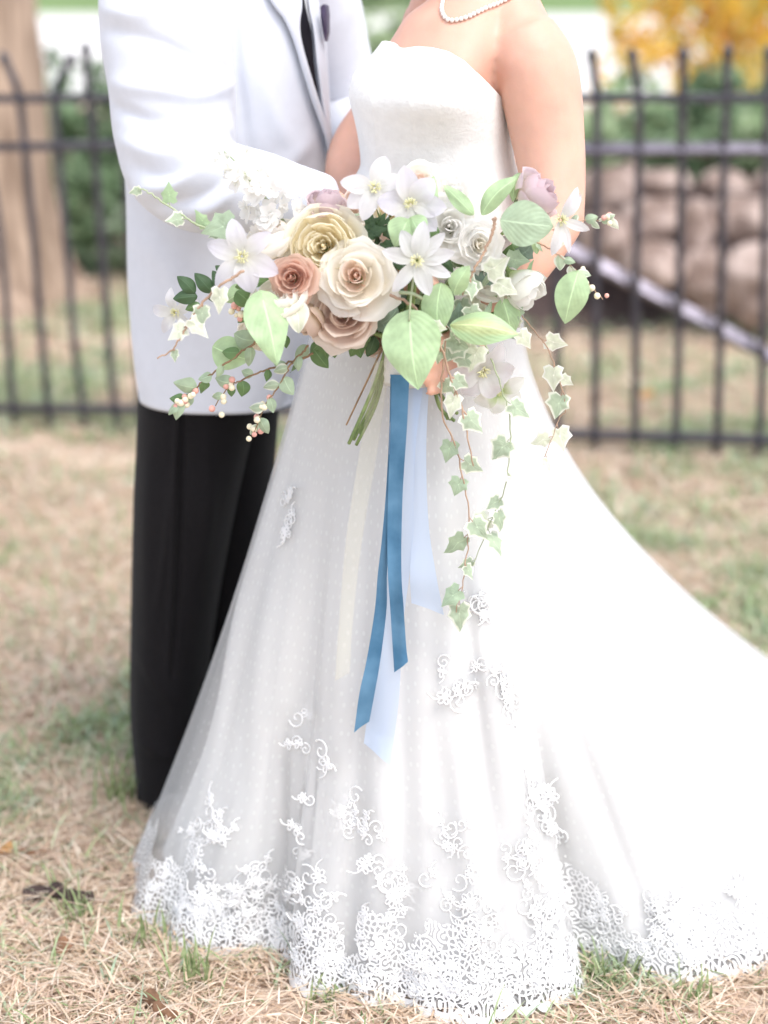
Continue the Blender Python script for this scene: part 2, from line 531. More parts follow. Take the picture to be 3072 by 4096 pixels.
M['lace'] = lace_mat('corded_lace')
M['cord'] = mat('lace_cord', (.78, .775, .77), .7, .01, 40)
M['pearl'] = mat('pearl', (.80, .76, .72), .25, .05, 60, spec=.6)
M['hair_dark'] = mat('dark_brown_hair', (.035, .022, .015), .55, .3, 40, .5, 120)
M['hair_brown'] = mat('brown_hair', (.10, .055, .03), .5, .3, 40, .5, 120)
M['lip'] = mat('lips', (.55, .22, .20), .5, .05, 40)
M['eye'] = mat('eye_white', (.8, .8, .78), .2, .02, 40, spec=.5)
M['shoe'] = mat('black_leather', (.012, .011, .011), .3, .2, 60, spec=.5)
M['velvet'] = mat('blue_velvet', (.06, .16, .27), .9, .18, 14, .05, 200, col2=(.11, .23, .35), spec=.1, sheen=.6)
M['sheer_blue'] = sheer_mat('sheer_pale_blue_silk', (.50, .62, .82), .55)
M['sheer_yellow'] = sheer_mat('sheer_pale_yellow_silk', (.86, .82, .60), .22)
M['wrap'] = mat('ivory_cotton_wrap', (.62, .60, .55), .85, .03, 60, .25, 500)
M['stem'] = mat('green_stem', (.13, .20, .065), .6, .25, 40, col2=(.24, .31, .12))
M['twig'] = mat('brown_twig', (.24, .15, .085), .7, .25, 60)
M['pink_twig'] = mat('reddish_vine', (.40, .27, .19), .7, .2, 60)
M['green_twig'] = mat('pale_green_vine', (.36, .42, .26), .7, .15, 60)
M['stamen'] = mat('stamen', (.78, .76, .46), .6, .1, 60)
M['berry_cream'] = mat('cream_berry', (.80, .74, .55), .4, .08, 80)
M['berry_pink'] = mat('pink_berry', (.72, .38, .32), .4, .15, 80)
M['straw'] = mat('brown_fallen', (.22, .12, .07), .9, .3, 60)
M['autumn_leaf'] = leaf_mat('autumn_leaf', (.55, .30, .12))
# ------------------------------------------------------------------ ground and far setting
gm = obj('ground', [(-250, -60, 0), (250, -60, 0), (250, 400, 0), (-250, 400, 0)], [(0, 1, 2, 3)], M['ground'], smooth=False)
tag(gm, 'dry straw-coloured lawn with green tufts and bare soil', kind='structure')
o = obj('road', [(-90, 17.5, .004), (90, 17.5, .004), (90, 39, .004), (-90, 39, .004)], [(0, 1, 2, 3)], M['concrete'], smooth=False)
tag(o, 'pale sunlit concrete drive beyond the hedge', kind='structure')
o = obj('far_lawn', [(-200, 39, .008), (200, 39, .008), (200, 380, .008), (-200, 380, .008)], [(0, 1, 2, 3)], M['far_lawn'], smooth=False)
tag(o, 'green lawn on the far side of the pale drive', kind='structure')
o = obj('planting_bed', [(.35, 6.85, .004), (5, 6.2, .004), (6, 9.6, .004), (.3, 9.6, .004)], [(0, 1, 2, 3)], M['mulch'], smooth=False)
tag(o, 'dark mulch bed under the boulders', kind='structure')
o = obj('planting_bed', [(-4.5, 8.1, .004), (.1, 8.0, .004), (.1, 9.8, .004), (-4.5, 9.8, .004)], [(0, 1, 2, 3)], M['mulch'], smooth=False)
tag(o, 'dark mulch bed under the clipped green hedge', kind='structure')

def tri_cloud(name, P, tint, faces, mat_, parent=None):
    """big triangle meshes straight from arrays"""
    me = bpy.data.meshes.new(name)
    nv, nf = len(P), len(faces)
    me.vertices.add(nv); me.vertices.foreach_set('co', np.ascontiguousarray(P, np.float32).ravel())
    me.loops.add(nf * 3); me.loops.foreach_set('vertex_index', np.ascontiguousarray(faces, np.int32).ravel())
    me.polygons.add(nf); me.polygons.foreach_set('loop_start', np.arange(0, nf * 3, 3, dtype=np.int32))
    me.polygons.foreach_set('loop_total', np.full(nf, 3, np.int32))
    at_ = me.attributes.new('tint', 'FLOAT_COLOR', 'POINT')
    at_.data.foreach_set('color', np.ascontiguousarray(np.c_[tint, np.ones(len(tint))], np.float32).ravel())
    me.update(); me.validate()
    me.materials.append(mat_)
    return link(name, me, parent)

def leaf_cloud(n, centre_fn, size, cols, seed):
    """n small pointed leaves (4 verts, 2 tris) in the volume given by centre_fn"""
    g = np.random.default_rng(seed)
    c = centre_fn(g, n)
    a = g.normal(size=(n, 3)); a /= np.linalg.norm(a, axis=1)[:, None]
    b = np.cross(a, g.normal(size=(n, 3))); b /= np.linalg.norm(b, axis=1)[:, None]
    s = size * g.uniform(.6, 1.4, n)[:, None]
    P = np.stack([c - a * s, c + b * s * .45, c + a * s, c - b * s * .45], 1).reshape(-1, 3)
    k = np.arange(n)[:, None] * 4
    Fc = np.concatenate([k + [0, 1, 2], k + [0, 2, 3]])
    cols = np.array(cols)
    t = cols[g.integers(0, len(cols), n)] * g.uniform(.7, 1.3, (n, 1))
    return P, np.repeat(t, 4, 0), Fc

def bush(name, label, cat, base, r, n, size, cols, seed, group=None):
    e = empty(name, base, label, cat, group)
    r = np.array(r, float)
    g0 = np.random.default_rng(seed + 100)
    lobes = g0.normal(size=(14, 3)) * [.45, .45, .28] + [0, 0, .55]
    rad = g0.uniform(.28, .5, 14)
    def cf(g, n):
        i = g.integers(0, 14, n)
        d = g.normal(size=(n, 3)); d /= np.linalg.norm(d, axis=1)[:, None]
        p = lobes[i] + d * (rad[i] * g.uniform(.55, 1.0, n) ** .5)[:, None]
        p[:, 2] = np.abs(p[:, 2])
        return p * r
    P, t, Fc = leaf_cloud(n, cf, size, cols, seed)
    tri_cloud('foliage', P, t, Fc, M['foliage'], e)
    parts = []
    for k in range(7):
        q = lobes[k] * r
        parts.append(tube_vf(spline([(0, 0, 0), q * [.4, .4, .55] + g0.normal(size=3) * .03, q], 6), np.linspace(.022, .006, 6) * max(1, r[2]), 6))
    v, f = join_vf(parts)
    link('branches', mesh_data('branches', v, f, M['bark']), e)
    return e

GREENS = [(.19, .28, .15), (.25, .35, .20), (.32, .42, .26), (.13, .19, .10)]
PALE = [(.34, .44, .25), (.42, .50, .31), (.26, .36, .19)]
# hedge behind the left fence: a row of clipped shrubs
for k, (x, y, rx, h, c) in enumerate([(-1.72, 8.9, .55, .80, GREENS), (-1.15, 8.7, .50, .82, GREENS), (-.62, 8.95, .52, .80, GREENS), (-.05, 9.1, .5, .80, PALE)]):
    bush('hedge_shrub', ['clipped dark green shrub behind the tree trunk', 'dark green shrub just right of the tree trunk behind the fence',
                         'green shrub showing past the groom behind the fence', 'pale green shrub glimpsed between the couple'][k],
         'shrub', (x, y, 0), (rx, .5, h * .8), 2600, .045, c, 20 + k, 'shrubs along the fence')
o = bush('ground_cover_plant', 'pale silvery low plant at the foot of the dark shrub', 'plant', (-.86, 8.0, 0), (.28, .22, .28), 700, .035, [(.35, .40, .30), (.25, .32, .2)], 40)
# plants above the boulders
for k, (x, y, rx, h, c) in enumerate([(1.0, 8.6, .42, .62, PALE), (1.55, 8.7, .45, .72, GREENS), (2.05, 8.5, .45, .62, PALE), (2.6, 8.7, .5, .68, GREENS), (.45, 8.9, .4, .6, PALE)]):
    bush('rockery_shrub', ['pale green low shrub beside the bride above the boulders', 'dark green low shrub above the flat boulder', 'bright green low shrub above the boulders near the fence end',
                           'dark green shrub above the big pale boulder', 'pale green shrub hidden mostly behind the bride'][k],
         'shrub', (x, y, .30), (rx, .4, h * .62), 2200, .045, c, 60 + k, 'shrubs above the boulders')
bush('autumn_shrub', 'yellow and orange autumn shrub beyond the fence', 'shrub', (2.2, 13.2, 0), (.75, .6, 1.25), 2600, .06, [(.75, .48, .05), (.80, .55, .10), (.72, .36, .12), (.55, .52, .14)], 80)
bush('autumn_shrub', 'sparse golden shrub behind the yellow and orange one', 'shrub', (3.3, 15.5, 0), (.9, .7, 1.3), 1700, .06, [(.80, .60, .12), (.70, .6, .25), (.5, .5, .2)], 81)
bush('distant_shrub', 'pale green shrub far back on the drive edge', 'shrub', (.1, 16.8, 0), (1.3, .6, .8), 1800, .07, PALE, 83)
bush('distant_shrub', 'wide green shrub beyond the pale drive', 'shrub', (-1.5, 42, 0), (6, 1.5, 1.4), 3000, .16, PALE, 84)

# tree on the left
tr = empty('tree', (-1.68, 7.55, 0), 'tall tree with thick ridged brown trunk behind the fence', 'tree')
th = np.linspace(0, 2 * np.pi, 64, endpoint=False)
V = []
hs_ = np.concatenate([np.linspace(0, .6, 14), np.linspace(.7, 6, 40)])
for z in hs_:
    r = .285 + 0.10 * math.exp(-z / .13) + .04 * math.exp(-z / .5) - .018 * z
    ridge = .012 * np.sin(th * 17 + 3 * np.sin(z * 2.3)) + .009 * np.sin(th * 31 + z * 5)
    but = 1 + .22 * math.exp(-z / .2) * np.sin(th * 5 + 1)
    V += [((r * b_ + rr) * math.cos(t), (r * b_ + rr) * math.sin(t), z) for t, rr, b_ in zip(th, ridge, but)]
link('trunk', mesh_data('trunk', V, grid_faces(64, len(hs_), True), M['bark']), tr)
limbs = []
g0 = np.random.default_rng(3)
tips = []
for k in range(9):
    a = k * 2.4; q = np.array([math.cos(a) * g0.uniform(1.2, 2.4), math.sin(a) * g0.uniform(1.2, 2.4), g0.uniform(5.5, 8)])
    tips.append(q)
    limbs.append(tube_vf(spline([(0, 0, 3.6 + .2 * k), q * [.45, .45, .8], q], 8), np.linspace(.1, .025, 8), 7))
v, f = join_vf(limbs)
link('limb', mesh_data('limb', v, f, M['bark']), tr)
tips = np.array(tips)
def crown(g, n):
    i = g.integers(0, len(tips), n)
    return tips[i] + g.normal(size=(n, 3)) * [.75, .75, .55] - [0, 0, .1]
P, t, Fc = leaf_cloud(5000, crown, .08, PALE + GREENS, 5)
tri_cloud('crown', P, t, Fc, M['foliage'], tr)

# bank the boulders sit in
gxs = np.linspace(.35, 5, 40); gys = np.linspace(6.9, 9.7, 30)
V = [(x, y, .006 + .36 * float(smooth01((y - 7.0) / .75)) * float(smooth01((x - .35) / .5)) + .03 * float(noise3(np.array([[x, y, 0.]]), 5, 6)[0])) for y in gys for x in gxs]
o = obj('planting_bank', V, grid_faces(40, 30), M['mulch']); tag(o, 'dark mulch bank holding the boulders', kind='structure')
# boulders of the rockery (photo position, depth, half sizes)
def boulder(label, x, y, Y, rx, ry, rz, seed, zb=None):
    p = at(x, y, Y)
    zb = max(-.03, p[2] - rz)
    v, f = ellipsoid_vf((0, 0, rz), (rx, ry, rz), 28, 18)
    v = np.array(v)
    n = noise3(v + seed * 3.1, 3.2 / max(rx, .2), seed) - .5
    n2 = noise3(v + seed, 11, seed + 1) - .5
    d = v - [0, 0, rz]
    v = [0, 0, rz] + d * (1 + .42 * n + .10 * n2)[:, None]
    v = np.sign(v) * np.abs(v)
    v[:, 2] = np.maximum(v[:, 2], 0)
    o = link('boulder', mesh_data('boulder', v, f, M['rock']), None, (p[0], Y, zb))
    return tag(o, label, 'boulder', 'boulders of the rockery')
boulder('flat pale boulder resting on top of the boulder pile', 2640, 730, 7.50, .135, .14, .055, 1)
boulder('rounded pinkish boulder beside the bride\'s elbow', 2430, 770, 7.42, .12, .14, .10, 2)
boulder('broad tan boulder under the flat pale one', 2635, 890, 7.25, .145, .15, .095, 3)
boulder('narrow upright pink boulder in the middle of the pile', 2780, 920, 7.15, .075, .12, .125, 4)
boulder('wide low pinkish boulder near the fence end', 2975, 870, 7.25, .155, .16, .085, 5)
boulder('big smooth pale boulder low by the diagonal fence rail', 3030, 1140, 6.85, .145, .16, .17, 6)
boulder('brown boulder between the upright and smooth pale ones', 2830, 1120, 6.98, .11, .14, .13, 7)
boulder('dark tan boulder at the left foot of the pile', 2420, 960, 7.15, .10, .14, .11, 8)
boulder('small yellowish stone wedged on the pile', 2530, 690, 7.62, .05, .06, .045, 9)
boulder('grey boulder at the back by the dark shrub', 2890, 740, 7.65, .12, .12, .07, 10)
boulder('large brown boulder low behind the fence pickets', 2610, 1060, 7.0, .13, .16, .10, 11)
boulder('small pink boulder at the back right of the pile', 3090, 760, 7.6, .10, .12, .07, 12)

# ------------------------------------------------------------------ fence
def bar(a, b, w, d, twist=0.0):
    """square bar from a to b"""
    a = np.array(a, float); b = np.array(b, float); t = (b - a) / np.linalg.norm(b - a)
    s = np.array([1.0, 0, 0]) if abs(t[2]) > .7 else np.array([0, 0, 1.0])
    n = np.cross(t, s); n /= np.linalg.norm(n); s = np.cross(n, t)
    s, n = s * math.cos(twist) + n * math.sin(twist), n * math.cos(twist) - s * math.sin(twist)
    V = [p + s * i * w / 2 + n * j * d / 2 for p in (a, b) for i, j in ((-1, -1), (1, -1), (1, 1), (-1, 1))]
    return V, [(0, 1, 2, 3), (7, 6, 5, 4), (0, 4, 5, 1), (1, 5, 6, 2), (2, 6, 7, 3), (3, 7, 4, 0)]

def picket_mesh(path, w):
    """square iron picket following path, ending in a spear bud"""
    return tube_vf(path, np.full(len(path), w * .62), 4)

FY0, FY1 = 5.50, 5.12         # fence depth at left and right frame edge
def fy(x):
    return lerp(FY0, FY1, x / 3072)
lf = empty('iron_fence', (-1.0, 5.45, 0), 'black iron fence panel with crooked spear tips in front of the tree', 'fence', 'black iron fence panels')
rf = empty('iron_fence', (1.0, 5.18, 0), 'black iron fence panel with a diagonal brace in front of the boulders', 'fence', 'black iron fence panels')
def rail(name, parent, x0, y0, x1, y1, w=.024, d=.03, dy=0.0, twist=0.0, m='iron'):
    v, f = bar(at(x0, y0, fy(x0) + dy), at(x1, y1, fy(x1) + dy), w, d, twist)
    return obj(name, v, f, M[m], parent, smooth=False)
rail('top_rail', lf, -1700, 400, 1480, 388)
rail('middle_rail', lf, -1700, 606, 1480, 570)
rail('bottom_rail', lf, -1700, 1610, 1480, 1650)
rail('top_rail', rf, 1484, 388, 4700, 398)
rail('middle_rail', rf, 1484, 598, 4700, 601, .032, .030, .012, -.62, 'sky_sheen_iron')
rail('bottom_rail', rf, 1484, 1712, 4700, 1808)
rail('diagonal_brace', rf, 1900, 800, 3300, 1540, .034, .030, .034, -.62, 'sky_sheen_iron')
def picket(parent, pts, w=.019, tip=True):
    path = spline([at(x, y, fy(x) - .004) for x, y in pts], 14)
    v, f = picket_mesh(path, w)
    o = obj('picket', v, f, M['iron'], parent, smooth=False)
    if tip:
        e = path[0]; d = path[0] - path[1]; d /= np.linalg.norm(d)
        v, f = tube_vf([e - d * .005, e + d * .008, e + d * .02, e + d * .034, e + d * .044], [.009, .014, .017, .010, .002], 8)
        sub(parent, o)
        obj('spear_tip', v, f, M['iron'], o)
    return o
picket(lf, [(-130, 250), (-95, 395), (-55, 600), (0, 940), (30, 1300), (50, 1600), (62, 1700)])
picket(lf, [(28, 260), (55, 320), (78, 395), (100, 590), (125, 850), (150, 1150), (175, 1450), (195, 1640), (200, 1730)])
picket(lf, [(268, 262), (240, 315), (218, 395), (232, 590), (255, 850), (280, 1150), (305, 1450), (335, 1640), (340, 1740)])
picket(lf, [(345, 225), (352, 320), (358, 395), (378, 590), (395, 850), (420, 1150), (440, 1450), (462, 1640), (470, 1760)])
for k in range(1, 11):
    x = -130 - k * 142
    picket(lf, [(x, 245), (x + 8, 398), (x + 45, 850), (x + 90, 1400), (x + 110, 1700)])
for k in range(3, 10):
    x = 3072 + k * 170
    picket(rf, [(x, 240), (x, 398), (x - 12, 850), (x - 26, 1400), (x - 36, 1900)])
for k in range(1, 8):
    x = 358 + k * 142
    picket(lf, [(x, 235), (x, 395), (x + 14 - 3 * k, 850), (x + 60 - 10 * k, 1400), (x + 80 - 12 * k, 1730)])
for k in range(5):
    x = 1530 + k * 172
    picket(rf, [(x, 240), (x, 395), (x + 8, 850), (x + 12, 1740), (x + 14, 1880)])
picket(rf, [(2370, 250), (2380, 330), (2388, 395), (2388, 600), (2385, 1100), (2380, 1700), (2378, 1850)])
picket(rf, [(2534, 250), (2545, 320), (2556, 395), (2556, 600), (2545, 1100), (2540, 1700), (2532, 1880)])
picket(rf, [(2733, 245), (2733, 330), (2730, 395), (2726, 600), (2718, 1100), (2705, 1720), (2680, 1850)])
picket(rf, [(2910, 235), (2908, 330), (2906, 395), (2898, 600), (2886, 1100), (2870, 1730), (2858, 1890)])
picket(rf, [(3075, 240), (3072, 395), (3066, 600), (3055, 1100), (3040, 1745), (2990, 1890)])
picket(rf, [(3240, 240), (3240, 395), (3236, 600), (3225, 1100), (3210, 1750), (3200, 1900)])
picket(rf, [(3400, 240), (3400, 395), (3396, 600), (3385, 1100), (3370, 1760), (3360, 1910)])

# ------------------------------------------------------------------ people: shared builders
def finger(a, b, c, d, r=.0082):
    return tube_vf(spline([a, b, c, d], 8), np.linspace(r, r * .8, 8), 8)

def flat_hand(wrist, tip_dir, normal, L=.175):
    """relaxed open hand: palm, four unequal bent fingers and a thumb"""
    w = np.array(wrist, float); t = np.array(tip_dir, float); t /= np.linalg.norm(t)
    n = np.array(normal, float); n -= t * (n @ t); n /= np.linalg.norm(n)
    s = np.cross(t, n)
    parts = [tube_vf([w, w + t * .03, w + t * .07, w + t * .095], [.026, .036, .040, .034], 12, flat=.42, flatdir=n)]
    for k, ln in enumerate((.068, .078, .073, .058)):
        b = w + t * .085 + s * (k - 1.5) * .019
        parts.append(finger(b, b + t * ln * .45 + n * .004, b + t * ln * .75 - n * .004, b + t * ln - n * .016, .0085))
    b = w + t * .03 + s * -.032
    parts.append(finger(b, b + t * .03 - s * .022, b + t * .052 - s * .03, b + t * .066 - s * .03, .0095))
    return parts

def head_parts(c, look, s=1.0):
    """skull, jaw, nose, ears, brow; look = horizontal direction of the face"""
    c = np.array(c, float); l = np.array([look[0], look[1], 0.0]); l /= np.linalg.norm(l)
    r = np.array([l[1], -l[0], 0]); u = np.array([0, 0, 1.0])
    P = lambda a, b, h: c + (l * a + r * b + u * h) * s
    rot = Matrix((r, l, u)).transposed()
    out = [ellipsoid_vf(P(-.012, 0, .022), np.array([.074, .096, .105]) * s, 24, 16, rot),
           ellipsoid_vf(P(.022, 0, -.048), np.array([.058, .068, .070]) * s, 20, 14, rot),
           ellipsoid_vf(P(.055, 0, -.095), np.array([.024, .022, .020]) * s, 12, 8, rot),
           tube_vf([P(.082, 0, .03), P(.096, 0, .0), P(.106, 0, -.02), P(.096, 0, -.032)], np.array([.008, .010, .014, .010]) * s, 8),
           tube_vf([P(.075, -.04, .036), P(.088, 0, .034), P(.075, .04, .036)], .010 * s, 8)]
    for k in (-1, 1):
        out.append(ellipsoid_vf(P(-.012, k * .078, -.005), np.array([.010, .02, .032]) * s, 10, 8, rot))
    return out, P

def face_details(parent, P, s=1.0, body=None):
    for k in (-1, 1):
        v, f = ellipsoid_vf(P(.076, k * .031, .012), (.012 * s,) * 3, 12, 8)
        e = obj('eye', v, f, M['eye'], parent)
        v, f = ellipsoid_vf(P(.087, k * .031, .012), (.004 * s,) * 3, 8, 6)
        obj('iris', v, f, M['hair_dark'], sub(parent, e))
    v, f = tube_vf(spline([P(.072, -.024, -.058), P(.088, -.006, -.054), P(.088, .006, -.054), P(.072, .024, -.058)], 9), np.array([.002, .0045, .006, .0065, .0065, .0065, .006, .0045, .002]) * s, 8)
    obj('lips', v, f, M['lip'], parent)

def hair_cap(parent, P, m, long=False, s=1.0):
    v, f = [], []
    nu, nv = 40, 16
    for j in range(nv + 1):
        ph = j / nv
        for i in range(nu):
            a = 2 * math.pi * i / nu
            front = max(0, math.cos(a))
            low = 1.95 - 1.05 * front ** .6 + (.25 if long else 0)
            q = ph * low
            rr = 1.10 + .04 * math.sin(a * 9 + ph * 5) * ph
            v.append(P(-.012 + .098 * rr * math.sin(q) * math.cos(a), .080 * rr * math.sin(q) * math.sin(a), .022 + .108 * rr * math.cos(q)))
        # rows run from the crown down to the hair line
    obj('hair', v, grid_faces(nu, nv + 1, True), m, parent)
    if long:
        v, f = ellipsoid_vf(P(-.115, 0, -.02), np.array([.05, .045, .05]) * s, 20, 14)
        v = np.array(v) + (noise3(np.array(v), 40, 4)[:, None] - .5) * .01
        obj('hair_bun', v, f, m, parent)

# ------------------------------------------------------------------ bride
BY = 2.66
rows = [  # photo y, left edge, right edge, depth to the front, depth to the back
    (-150, 1850, 1990, .045, .055), (-70, 1760, 2060, .055, .065), (0, 1690, 2090, .072, .08), (63, 1606, 2100, .088, .09), (165, 1540, 2090, .108, .098), (250, 1472, 2050, .124, .102),
    (300, 1424, 2030, .133, .103), (375, 1407, 2022, .136, .104), (480, 1430, 2028, .122, .1), (570, 1447, 2036, .110, .098),
    (650, 1454, 2050, .106, .098), (740, 1412, 2075, .113, .11), (900, 1364, 2086, .132, .13), (1189, 1288, 2084, .162, .16), (1336, 1246, 2092, .180, .18)]
bz = np.array([at(1750, r[0], BY)[2] for r in rows])
bx0 = np.array([at(r[1], r[0], BY)[0] for r in rows]); bx1 = np.array([at(r[2], r[0], BY)[0] for r in rows])
btab = np.c_[bx0, bx1, [r[3] for r in rows], [r[4] for r in rows]]
zy = lambda y: float(at(1750, y, BY)[2])
ZBUST = zy(335)
def torso(th, z, off=0.0):
    th = np.asarray(th, float); z = np.broadcast_to(np.asarray(z, float), th.shape)
    t = hermite(bz, btab, z)
    cx = (t[..., 0] + t[..., 1]) / 2; a = (t[..., 1] - t[..., 0]) / 2 + off
    s = np.sin(th); c = np.cos(th)
    d = np.where(s < 0, t[..., 2], t[..., 3]) + off
    # bust on the camera side, hollow between the two
    def bump(t0, w, h, zc, zw):
        da = (th - t0 + np.pi) % (2 * np.pi) - np.pi
        return h * np.exp(-(da / w) ** 2 - ((z - zc) / zw) ** 2)
    k = 1 + (bump(R(283), .50, .15, ZBUST, .060) - bump(R(232), .22, .06, ZBUST + .015, .05)) * 1.0
    return np.stack([cx + a * c * (1 + (k - 1) * .3), BY + d * s * k, z], -1)

bride = empty('person', (.09, 2.66, 0), 'woman in strapless white lace gown holding the bouquet beside the groom', 'person')
# skin
def ring_loft(zs, off, n=48):
    th = np.linspace(0, 2 * np.pi, n, endpoint=False)
    V = []
    for z in zs:
        V += list(torso(th, z, off))
    Fc = grid_faces(n, len(zs), True)
    Fc += [tuple(range(n))[::-1], tuple(range((len(zs) - 1) * n, len(zs) * n))]
    return V, Fc
A = lambda x, y, Y: at(x, y, Y)
parts = [ring_loft(np.linspace(zy(1050), zy(-150), 50), -.007)]
# shoulders, collar, neck, head
sh_l = A(2080, 185, 2.62); sh_r = A(1725, 75, 2.79); nk = A(1900, -230, 2.69)
parts.append(tube_vf(spline([sh_l, A(2030, 40, 2.65), A(1930, -80, 2.69), A(1810, -40, 2.75), sh_r], 16), np.array([.056, .052, .05, .048, .047, .047, .047, .047, .047, .047, .047, .047, .047, .045, .043, .04]), 16))
parts.append(tube_vf([A(1905, 0, 2.68), A(1900, -150, 2.69), nk, A(1885, -400, 2.68)], [.062, .054, .05, .052], 16))
hd, PB = head_parts((A(1880, -520, 2.66)), (-1, .15), 1.0)
parts += hd
# her left arm (towards us): shoulder, elbow, forearm, wrist
parts.append(tube_vf(spline([sh_l + [0, 0, .004], A(2150, 300, 2.60), A(2184, 500, 2.59), A(2210, 700, 2.57), A(2215, 900, 2.54)], 18),
                     np.interp(np.linspace(0, 1, 18), [0, .2, .45, .75, 1], [.058, .060, .0555, .0475, .043]), 20))
wr = A(1930, 1300, 2.47)
parts.append(tube_vf(spline([A(2212, 880, 2.55), A(2150, 990, 2.51), A(2060, 1130, 2.485), wr], 14), np.linspace(.044, .026, 14), 16))
# hand closed round the wrapped stems
HX = A(1622, 1440, 2.380)
hc = HX + np.array([.052, .020, .005])
parts.append(tube_vf(spline([wr, lerp(wr, hc, .55), hc, hc + [-.028, .012, -.004]], 8), [.026, .027, .031, .034, .035, .034, .032, .028], 12))
for k, ln in enumerate((1.0, 1.08, 1.02, .86)):
    z = HX[2] + .026 - .0185 * k
    b = np.array([HX[0] + .050, HX[1] + .018, z])
    parts.append(finger(b, np.array([HX[0] + .052, HX[1] - .016, z - .002]), np.array([HX[0] + .044 - .004 * ln, HX[1] - .036, z - .004]), np.array([HX[0] + .030 - .014 * (ln - .86) / .2, HX[1] - .047, z - .006]), .0088))
parts.append(finger(hc + [-.01, .01, .025], HX + [.02, .045, .038], HX + [-.008, .048, .04], HX + [-.028, .044, .036], .0095))
# her right arm, hanging between the two of them and forward to the stems
parts.append(tube_vf(spline([sh_r, A(1670, 260, 2.85), A(1550, 430, 2.87), A(1450, 570, 2.85), A(1412, 690, 2.81), A(1430, 810, 2.75)], 16), np.interp(np.linspace(0, 1, 16), [0, .3, .7, 1], [.042, .045, .046, .042]), 16))
wr2 = A(1530, 1150, 2.50)
parts.append(tube_vf(spline([A(1430, 790, 2.755), A(1455, 900, 2.66), A(1490, 1030, 2.56), wr2], 14), np.linspace(.042, .026, 14), 14))
parts += flat_hand(wr2, HX + [-.005, .06, .10] - wr2, (0, 1, .2))
# legs and feet under the skirt
for k in (-1, 1):
    hip = np.array([.075 + .055 * k, 2.66, .90])
    parts.append(tube_vf(spline([hip, hip + [0, -.01, -.40], hip + [0, 0, -.80]], 12), np.interp(np.linspace(0, 1, 12), [0, .5, .75, 1], [.07, .05, .045, .033]), 14))
    parts.append(tube_vf([hip + [0, .02, -.84], hip + [-.02, -.05, -.862], hip + [-.03, -.13, -.875]], [.033, .036, .026], 10))
V, Fc = remeshed(parts, .0055, 6)
body = obj('body', V, Fc, M['skin'], bride)
bride_bvh = BVHTree.FromPolygons([tuple(v) for v in V], Fc)
face_details(bride, PB); hair_cap(bride, PB, M['hair_brown'], True)

# bodice: follows the torso, top edge is the sweetheart neckline
NECK = [(1300, 165), (1537, 165), (1575, 172), (1597, 196), (1667, 186), (1722, 190), (1790, 206), (1852, 240), (1926, 305), (1991, 372), (2015, 400), (2100, 430)]
nx, ny = zip(*NECK)
NT, NR = 220, 60
th = np.linspace(0, 2 * np.pi, NT, endpoint=False)
zb = zy(905)
zt = np.full(NT, zy(330))
zscan = np.linspace(zy(640), zy(100), 240)
for i, t in enumerate(th):
    p = torso(np.full(240, t), zscan, .004)
    x, y = pix(p)
    if math.sin(t) < .35:
        lim = np.interp(x, nx, ny)
        ok = np.where(y >= lim)[0]
        zt[i] = zscan[ok[-1]] if len(ok) else zy(400)
k = np.ones(5) / 5
zt = np.convolve(np.r_[zt[-2:], zt, zt[:2]], k, 'valid')
V = []
for j in range(NR):
    q = j / (NR - 1)
    V.append(torso(th, lerp(zb, zt, q), .0045))
V.append(torso(th, zt + .001, .0015)); V.append(torso(th, zt - .012, -.004))
V = np.vstack(V)
Fc = grid_faces(NT, NR + 2, True)
uvb = np.stack([np.tile(np.linspace(0, 1, NT), NR + 2), V[:, 2]], 1)
V = sculpt_folds(V, Fc, [([(1600, 250), (1640, 420), (1650, 640)], 10, .0012), ([(1460, 300), (1500, 480), (1500, 640)], 10, .001)])
dress = obj('bodice', V, Fc, M['bodice'], bride)
bod_bvh = BVHTree.FromPolygons([tuple(v) for v in V], Fc)

# skirt: hem laid out on the ground, gathered into the waist
hemA = [(518, 3433), (556, 3503), (553, 3597), (576, 3655), (618, 3678), (682, 3746), (792, 3785), (862, 3778), (964, 3793), (1043, 3770), (1113, 3809), (1160, 3822), (1205, 3795)]
hemB = [(1170, 3865), (1182, 3912), (1223, 3942), (1285, 3957), (1356, 3944), (1419, 3957), (1497, 3981), (1604, 3988), (1708, 4026), (1832, 4042), (1926, 4045), (2030, 4028), (2106, 4030), (2182, 3992), (2258, 3957), (2305, 3938), (2332, 3890)]
hemT = [(2285, 3850), (2290, 3812), (2345, 3812), (2400, 3824), (2466, 3845), (2561, 3881), (2684, 3895), (2798, 3898), (2845, 3887), (2921, 3881), (3016, 3855), (3072, 3843)]
hemR = [(3300, 3780), (3560, 3560), (3620, 3250), (3420, 2860), (3072, 2672), (2990, 2632), (2925, 2618), (2890, 2580), (2860, 2545), (2778, 2510)]
back = [(.48, 3.74), (.30, 3.45), (.12, 3.12), (-.02, 2.93), (-.16, 2.82), (-.30, 2.77), (-.40, 2.74)]
def sect(pts, t0, t1):
    P = np.array([ground(x, y, .02)[:2] for x, y in pts])
    return P, t0, t1
HT, HP = [], []
for P, t0, t1 in [sect(hemA, 178, 231), sect(hemB, 233.5, 305), sect(hemT, 308, 336), sect(hemR, 340, 404), (np.array(back), 410, 534)]:
    d = np.r_[0, np.cumsum(np.linalg.norm(np.diff(P, axis=0), axis=1))]
    HT += list(t0 + (t1 - t0) * d / d[-1]); HP += list(P)
HT = np.array(HT); HP = np.array(HP)
NU, NV = 720, 110
TH = 178 + np.arange(NU) * 360 / NU
HTc = np.r_[HT, HT[0] + 360]; HPc = np.vstack([HP, HP[:1]])
HX_ = np.interp(TH, HTc, HPc[:, 0]); HY_ = np.interp(TH, HTc, HPc[:, 1])
